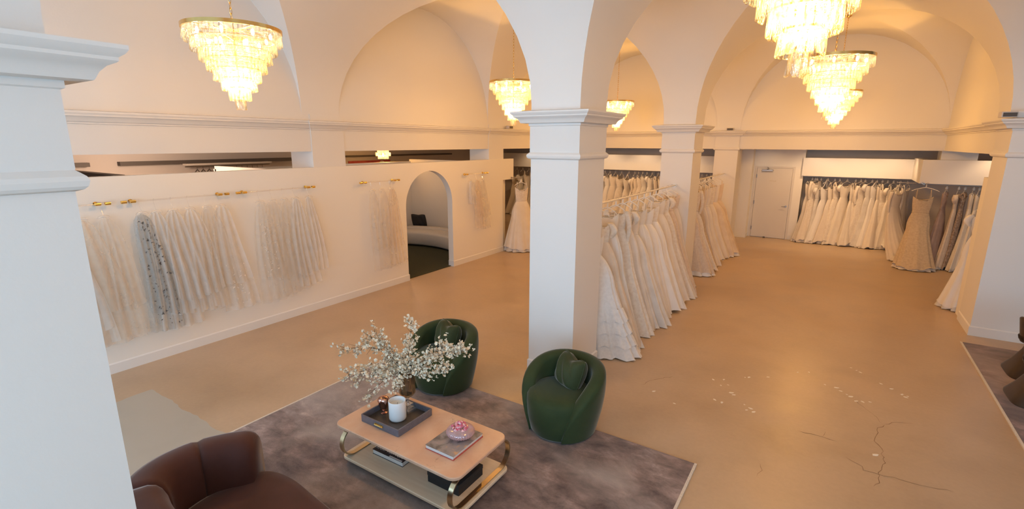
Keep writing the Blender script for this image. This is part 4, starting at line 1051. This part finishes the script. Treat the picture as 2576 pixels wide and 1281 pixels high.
# tray
t = thing('tray', 'dark leather tray with brass handle on the coffee table', 'tray', (-3.085, 2.81, ZT))
X, Y, w, h = .235, .215, .012, .065
m = MB(); m.box((-X+.004, -Y+.004, .0005), (X-.004, Y-.004, .012)); m.build('tray_floor', 'tray_lining', t)
m = MB()
outer = [rrect(-X, -Y, X, Y, .012, z, 3) for z in (0.001, h)]; inner = [rrect(-X+w, -Y+w, X-w, Y-w, .006, z, 3) for z in (h, .0125)]
m.loft(outer+inner, True); trm = m.build('tray_rim', 'tray_leather', t, smooth=True, angle=30)
for s in (-1, 1):
    m = MB(); m.box((-.05, s*(Y+.003)-.003, .026), (.05, s*(Y+.003)+.003, .046)); m.tube([(-.045, s*(Y+.006), .036), (-.04, s*(Y+.016), .040), (.04, s*(Y+.016), .040), (.045, s*(Y+.006), .036)], .005, 6); m.build('handle', 'gold', trm, smooth=True, angle=40)
ZTR = ZT+.0125
# candle
t = thing('candle', 'large white candle jar on the tray', 'candle', (-3.055, 2.79, ZTR))
m = MB(); R, H = .077, .185
m.lathe([(.001, 0), (R-.012, 0), (R-.004, .006), (R, .018), (R, H-.003), (R-.002, H), (R-.006, H-.002), (R-.0065, H-.02), (R-.0065, .02)], 40); m.build('jar', 'white_ceramic', t, smooth=True, angle=40)
m = MB(); m.lathe([(R-.007, .02), (R-.007, H-.04), (.05, H-.043), (.001, H-.044)], 32); wx = m.build('wax', 'wax', t, smooth=True, angle=40)
m = MB(); m.tube([(0, 0, H-.045), (.002, 0, H-.03), (.005, .002, H-.022)], .0015, 5); m.build('wick', 'black_matt', wx)
# rose metal goblet
t = thing('goblet', 'rose metal goblet standing on the tray', 'goblet', (-3.235, 2.79, ZTR))
m = MB(); m.lathe([(.001, 0), (.030, 0), (.031, .004), (.012, .010), (.008, .022), (.012, .03), (.030, .042), (.042, .075), (.050, .115), (.054, .128), (.052, .136), (.040, .139)], 32); m.build('cup', 'rose_metal', t, smooth=True, angle=50)
m = MB(); m.lathe([(.051, .136), (.049, .148), (.036, .160), (.014, .166), (.001, .167)], 32); m.build('lid', 'rose_metal', t, smooth=True, angle=50)
# vase
VX, VY = -3.10, 2.965
t = thing('vase', 'tall smoked glass footed vase on the tray', 'vase', (VX, VY, ZTR))
m = MB(); R = .074
m.lathe([(.001, .125), (.03, .125), (.05, .140), (R, .17), (R+.002, .22), (R, .40), (R+.004, .425), (R, .426), (R-.005, .40), (R-.004, .20), (R-.012, .165), (.03, .145), (.001, .142)], 36); m.build('bowl', 'smoke_glass', t, smooth=True, angle=60)
m = MB(); m.lathe([(.016, .055), (.011, .07), (.013, .095), (.022, .105), (.014, .112), (.022, .126)], 18)
for s, z0, z1 in ((.068, 0, .016), (.053, .016, .032), (.035, .032, .056)): m.box((-s, -s, z0), (s, s, z1))
m.build('foot', 'clear_glass', t, smooth=True, angle=30)
m = MB(); m.lathe([(.001, .146), (.03, .147), (R-.014, .168), (R-.007, .20), (R-.007, .225), (.001, .226)], 30); m.build('water', 'clear_glass', t, smooth=True, angle=50)
# blossom branches
def branch(tip, mid, seed, nb, spread, label, lo=.35):
    rnd = random.Random(seed); ZV = ZTR+.16
    t = thing('blossom_branch', label, 'branch', (VX, VY, ZV), 0, 'blossom branches in the vase')
    b0 = Vector((rnd.uniform(-.025, .025), rnd.uniform(-.025, .025), 0)); b1 = Vector((b0.x*1.2, b0.y*1.2, .22)); tip = Vector(tip)-Vector((VX, VY, ZV)); mid = Vector(mid)-Vector((VX, VY, ZV))
    P = [b0, b1, mid, tip]; pts = []
    for i in range(3):
        p0, p1, p2, p3 = P[max(i-1, 0)], P[i], P[i+1], P[min(i+2, 3)]
        for k in range(9):
            u = k/9; pts.append(.5*((2*p1)+(-p0+p2)*u+(2*p0-5*p1+4*p2-p3)*u*u+(-p0+3*p1-3*p2+p3)*u**3))
    pts.append(P[3]); n = len(pts)
    st = MB(); st.tube(pts, [.0045*(1-.7*i/n) for i in range(n)], 5); anchors = []
    for i in range(n):
        f = i/(n-1)
        if f > lo: anchors += [(pts[i], f)]*2
    for k in range(int(nb/5)):
        i = rnd.randint(int(n*lo), n-2); d = (pts[i+1]-pts[i]).normalized(); v = Vector((rnd.gauss(0, 1), rnd.gauss(0, 1), rnd.gauss(.3, 1))); v = (v-d*v.dot(d)).normalized()
        L = spread*rnd.uniform(.5, 1.2); q = [pts[i], pts[i]+(d*.6+v*.7)*L*.5, pts[i]+(d*.9+v*.9)*L]
        st.tube(q, [.0022, .0016, .001], 4); anchors += [(q[1], .8), (q[2], 1), (q[2], 1), (q[1]*.5+q[2]*.5, .9)]
    st.build('stem', 'twig', t, smooth=True)
    bl = MB()
    for k in range(nb):
        a, f = rnd.choice(anchors); c = a+Vector((rnd.gauss(0, 1), rnd.gauss(0, 1), rnd.gauss(0, 1)))*.014
        nrm = Vector((rnd.gauss(0, 1), rnd.gauss(-.3, 1), rnd.gauss(.5, 1))).normalized(); e = nrm.orthogonal().normalized(); g = nrm.cross(e); r = rnd.uniform(.010, .019)
        np_ = 5 if rnd.random() < .6 else 3; a0 = rnd.uniform(0, 6)
        for q in range(np_):
            b = a0+q*2*pi/np_; dr = e*cos(b)+g*sin(b); sd = e*-sin(b)+g*cos(b)
            bl.add([c, c+dr*r*.5-sd*r*.46+nrm*r*.2, c+dr*r*.95-sd*r*.3+nrm*r*.42, c+dr*r*.95+sd*r*.3+nrm*r*.42, c+dr*r*.5+sd*r*.46+nrm*r*.2], [(0, 1, 2, 3, 4)])
    o = bl.build('blossom_spray', 'petal', t); o['kind'] = 'stuff'
BR = [((-2.99, 2.95, 1.31), (-3.03, 2.93, .95), 240, .07, 'blossom branch rising tallest from the vase'),
      ((-3.99, 2.95, .80), (-3.55, 3.0, .90), 190, .09, 'blossom branch reaching farthest left from the vase'),
      ((-3.52, 2.97, 1.10), (-3.30, 2.97, .92), 150, .06, 'blossom branch to the upper left of the vase'),
      ((-3.70, 3.08, .96), (-3.38, 3.02, .90), 210, .09, 'thick blossom branch left of the vase'),
      ((-3.82, 2.86, .60), (-3.38, 2.9, .78), 210, .08, 'blossom branch drooping low on the left'),
      ((-3.55, 2.72, .70), (-3.28, 2.83, .80), 190, .08, 'blossom branch leaning left toward the camera'),
      ((-3.18, 3.05, 1.06), (-3.12, 3.02, .90), 130, .06, 'short upright blossom branch left of the tallest'),
      ((-2.40, 2.97, 1.18), (-2.76, 2.98, 1.02), 260, .075, 'blossom branch reaching farthest right across the armchair'),
      ((-2.56, 2.90, .99), (-2.82, 2.93, .86), 190, .065, 'blossom branch drooping to the right'),
      ((-2.75, 3.12, 1.08), (-2.90, 3.06, .92), 200, .08, 'bushy blossom branch right of the vase'),
      ((-3.36, 2.72, .58), (-3.20, 2.82, .76), 120, .05, 'short blossom branch hanging at the vase rim on the left'),
      ((-3.06, 2.80, .72), (-3.06, 2.88, .78), 120, .06, 'short blossom branch over the front of the vase')]
for i, (tp, md_, nb, sp, lab) in enumerate(BR): branch(tp, md_, 900+i, int(nb*1.15), sp, lab)
# book with pink bowl
def book(name, label, x, y, z, w, h, th, rot, cover, spine=None, title=None):
    t = thing(name, label, 'book', (x, y, z), rot)
    m = MB(); m.box((-w+.004, -h+.004, .003), (w-.004, h-.004, th-.003)); m.build('pages', 'paper', t)
    m = MB(); m.box((-w, -h, th-.003), (w, h, th)); m.box((-w, -h, 0), (w, h, .003)); m.build('cover', cover, t)
    if spine: m = MB(); m.box((w-.003, -h, .0), (w+.0015, h, .011)); m.box((-w, -h-.0012, 0), (w, -h+.002, .006)); m.build('spine', spine, t)
    return t
book('book', 'grey photo book with a red spine under the pink bowl', -2.405, 2.805, ZT, .148, .195, .036, .0, 'photo_cover', 'book_red')
ZB = ZT+.036
t = thing('bowl', 'round pink glass bowl on the grey book', 'bowl', (-2.385, 2.86, ZB))
R = .118; mb = MB(); rings = []
for i in range(17):
    a = -pi/2+.28+(pi*.755)*i/16; r, z = R*cos(a), .052+.052*sin(a)
    rings.append([(r*(1+.03*cos(30*2*pi*j/120)*(1 if i < 10 else .15))*cos(2*pi*j/120), r*(1+.03*cos(30*2*pi*j/120)*(1 if i < 10 else .15))*sin(2*pi*j/120), z) for j in range(120)])
ro = rings[-1]
for s, dz in ((.95, .0), (.90, -.012), (.94, -.04)): rings.append([(x*s, y*s, z+dz) for x, y, z in ro])
mb.loft(rings, True, True, False); mb.build('body', 'pink_glass', t, smooth=True, angle=60)
rnd = random.Random(44)
m0 = None
for k in range(34):
    lay = k//15; a = k*2.4; rr = (.064, .042, .018)[min(lay, 2)]*rnd.uniform(.6, 1.05)
    lab = 'pink crystal petal heaped in the pink glass bowl'
    if m0 is None:
        m = MB(); m.lathe([(.001, -.016), (.008, -.010), (.012, 0), (.009, .010), (.001, .017)], 7); m0 = m.build('pink_petal', 'rose_petal', smooth=True, angle=30); o = m0
    else: o = m0.copy(); COL.objects.link(o)
    tag(o, lab, 'petal', 'pink petals heaped in the bowl'); o.location = (-2.385+rr*cos(a), 2.86+rr*sin(a), ZB+.092+.017*lay+rnd.uniform(-.004, .006)); o.rotation_euler = (rnd.uniform(0, 3), rnd.uniform(0, 3), rnd.uniform(0, 3)); o.scale = (1.25, 1.25, 1.25)
# things on the shelf
ZSH = ZRUG+.085
bk = book('book', 'thick black and white title book on the birch shelf', -3.035, 2.755, ZSH, .185, .135, .045, .02, 'book_black')
m = MB(); m.box((.02, -.1345, .0452), (.17, -.118, .0456)); m.build('cover_band', 'paper', bk)
fc = bpy.data.curves.new('cover_title', 'FONT'); fc.body = 'LOUIS VUITTON'; fc.size = .046; fc.align_x = 'CENTER'; fc.align_y = 'CENTER'; fc.extrude = .0002; fc.space_character = 1.0
fo = bpy.data.objects.new('cover_title', fc); COL.objects.link(fo); fc.materials.append(MATS['paper'])
bpy.context.view_layer.update()
me = bpy.data.meshes.new_from_object(fo.evaluated_get(bpy.context.evaluated_depsgraph_get())); bpy.data.objects.remove(fo)
fo = bpy.data.objects.new('cover_title', me); COL.objects.link(fo); fo.parent = bk; fo.location = (-.02, -.088, .0457)
t = thing('storage_box', 'black lidded box on the birch shelf', 'box', (-2.375, 2.765, ZSH))
box('body', (-.165, -.155, 0), (.165, .165, .062), 'black_matt', t, .003); box('lid', (-.168, -.158, .0625), (.168, .168, .098), 'black_matt', t, .004)

# dark velvet chairs at the right edge
def pedestal_chair(x, y, rot, label):
    t = thing('pedestal_chair', label, 'chair', (x, y, ZRUG), rot, 'dark chairs on the plum rug')
    mb = MB(); rings = []
    for z, hw_, hd in ((0, .30, .27), (.02, .30, .27), (.15, .215, .20), (.30, .13, .14), (.385, .105, .12), (.42, .13, .15), (.44, .17, .19)):
        rings.append([(hw_*math.copysign(abs(cos(a))**.45, cos(a)), hd*math.copysign(abs(sin(a))**.45, sin(a)), z) for a in [2*pi*k/40 for k in range(40)]])
    mb.loft(rings, True, True, True); mb.build('pedestal', 'dark_velvet', t, smooth=True, angle=50)
    mb = MB(); mb.lathe([(.001, .42), (.15, .425), (.205, .45), (.215, .49), (.19, .515), (.001, .525)], 36); mb.build('seat', 'dark_velvet', t, smooth=True, angle=60)
    NP = 36; rings = []
    for k in range(NP+1):
        s = k/NP; ph = .75+(2*pi-1.5)*s; d = min(s, 1-s)*2; h = .77-.10*(1-d)**3; ang = ph; pr = []
        for q in range(7): z = .425+(h-.425-.02)*q/6; pr.append((.19+.055*(z-.425)/.35, z))
        ro = pr[-1][0]
        for q in range(1, 5): b = pi*q/5; pr.append((ro-.0225+.0225*cos(b), h-.02+.02*sin(b)))
        for q in range(7): z = h-.02-(h-.425-.02)*q/6; pr.append((.145+.055*(z-.425)/.35, z))
        rings.append([(r*cos(ang), r*sin(ang), z) for r, z in pr])
    mb.loft(rings, True, True, True); mb.build('backrest', 'dark_velvet', t, smooth=True, angle=60)
pedestal_chair(2.36, 8.36, pi*.5, 'dark velvet pedestal chair at the right edge, the farther of two')
pedestal_chair(2.21, 7.48, pi*.5, 'dark velvet pedestal chair at the right edge, the nearer of two')

# pale paint flecks on the floor
FL = [(-.98, 6.05), (-.87, 5.94), (-.80, 6.0), (-.73, 5.82), (-.70, 5.78), (-.56, 5.61), (-.49, 5.56), (-.45, 5.5), (-.52, 5.5), (-.86, 5.54), (-.78, 5.52), (-.87, 6.12), (-.66, 6.33), (-.62, 6.36), (-.42, 6.5), (-.12, 6.86), (0, 6.94), (.18, 6.66), (.3, 6.65),
      (.34, 6.58), (.40, 6.52), (.44, 6.49), (.49, 6.40), (.55, 6.42), (.62, 6.46), (.45, 7.39), (.51, 7.34), (.55, 7.30), (.75, 7.07), (.85, 6.98), (.94, 6.88), (.97, 6.82), (.99, 6.86), (-1.5, 5.35), (-1.22, 5.2), (.62, 5.3)]
f0 = None; rnd = random.Random(9)
for k, (x, y) in enumerate(FL):
    if f0 is None:
        m = MB(); m.add([(.022*cos(2*pi*j/9)*(1+.25*sin(3*j)), .018*sin(2*pi*j/9)*(1+.2*cos(2*j)), 0) for j in range(9)]+[(.018*cos(2*pi*j/9)*(1+.25*sin(3*j)), .014*sin(2*pi*j/9)*(1+.2*cos(2*j)), .0016) for j in range(9)],
                        [tuple(range(9, 18))]+[(j, (j+1) % 9, 9+(j+1) % 9, 9+j) for j in range(9)])
        f0 = m.build('petal_scrap', 'fleck'); o = f0
    else: o = f0.copy(); COL.objects.link(o)
    s = rnd.uniform(.5, 1.25); o.location = (x, y, .0005); o.rotation_euler = (0, 0, rnd.uniform(0, 6)); o.scale = (s*1.2, s*.8, 1)
    tag(o, 'pale scrap lying on the bare concrete floor', 'scrap', 'pale scraps on the concrete floor')
# prototypes that were only copied from keep their own place; all are in use
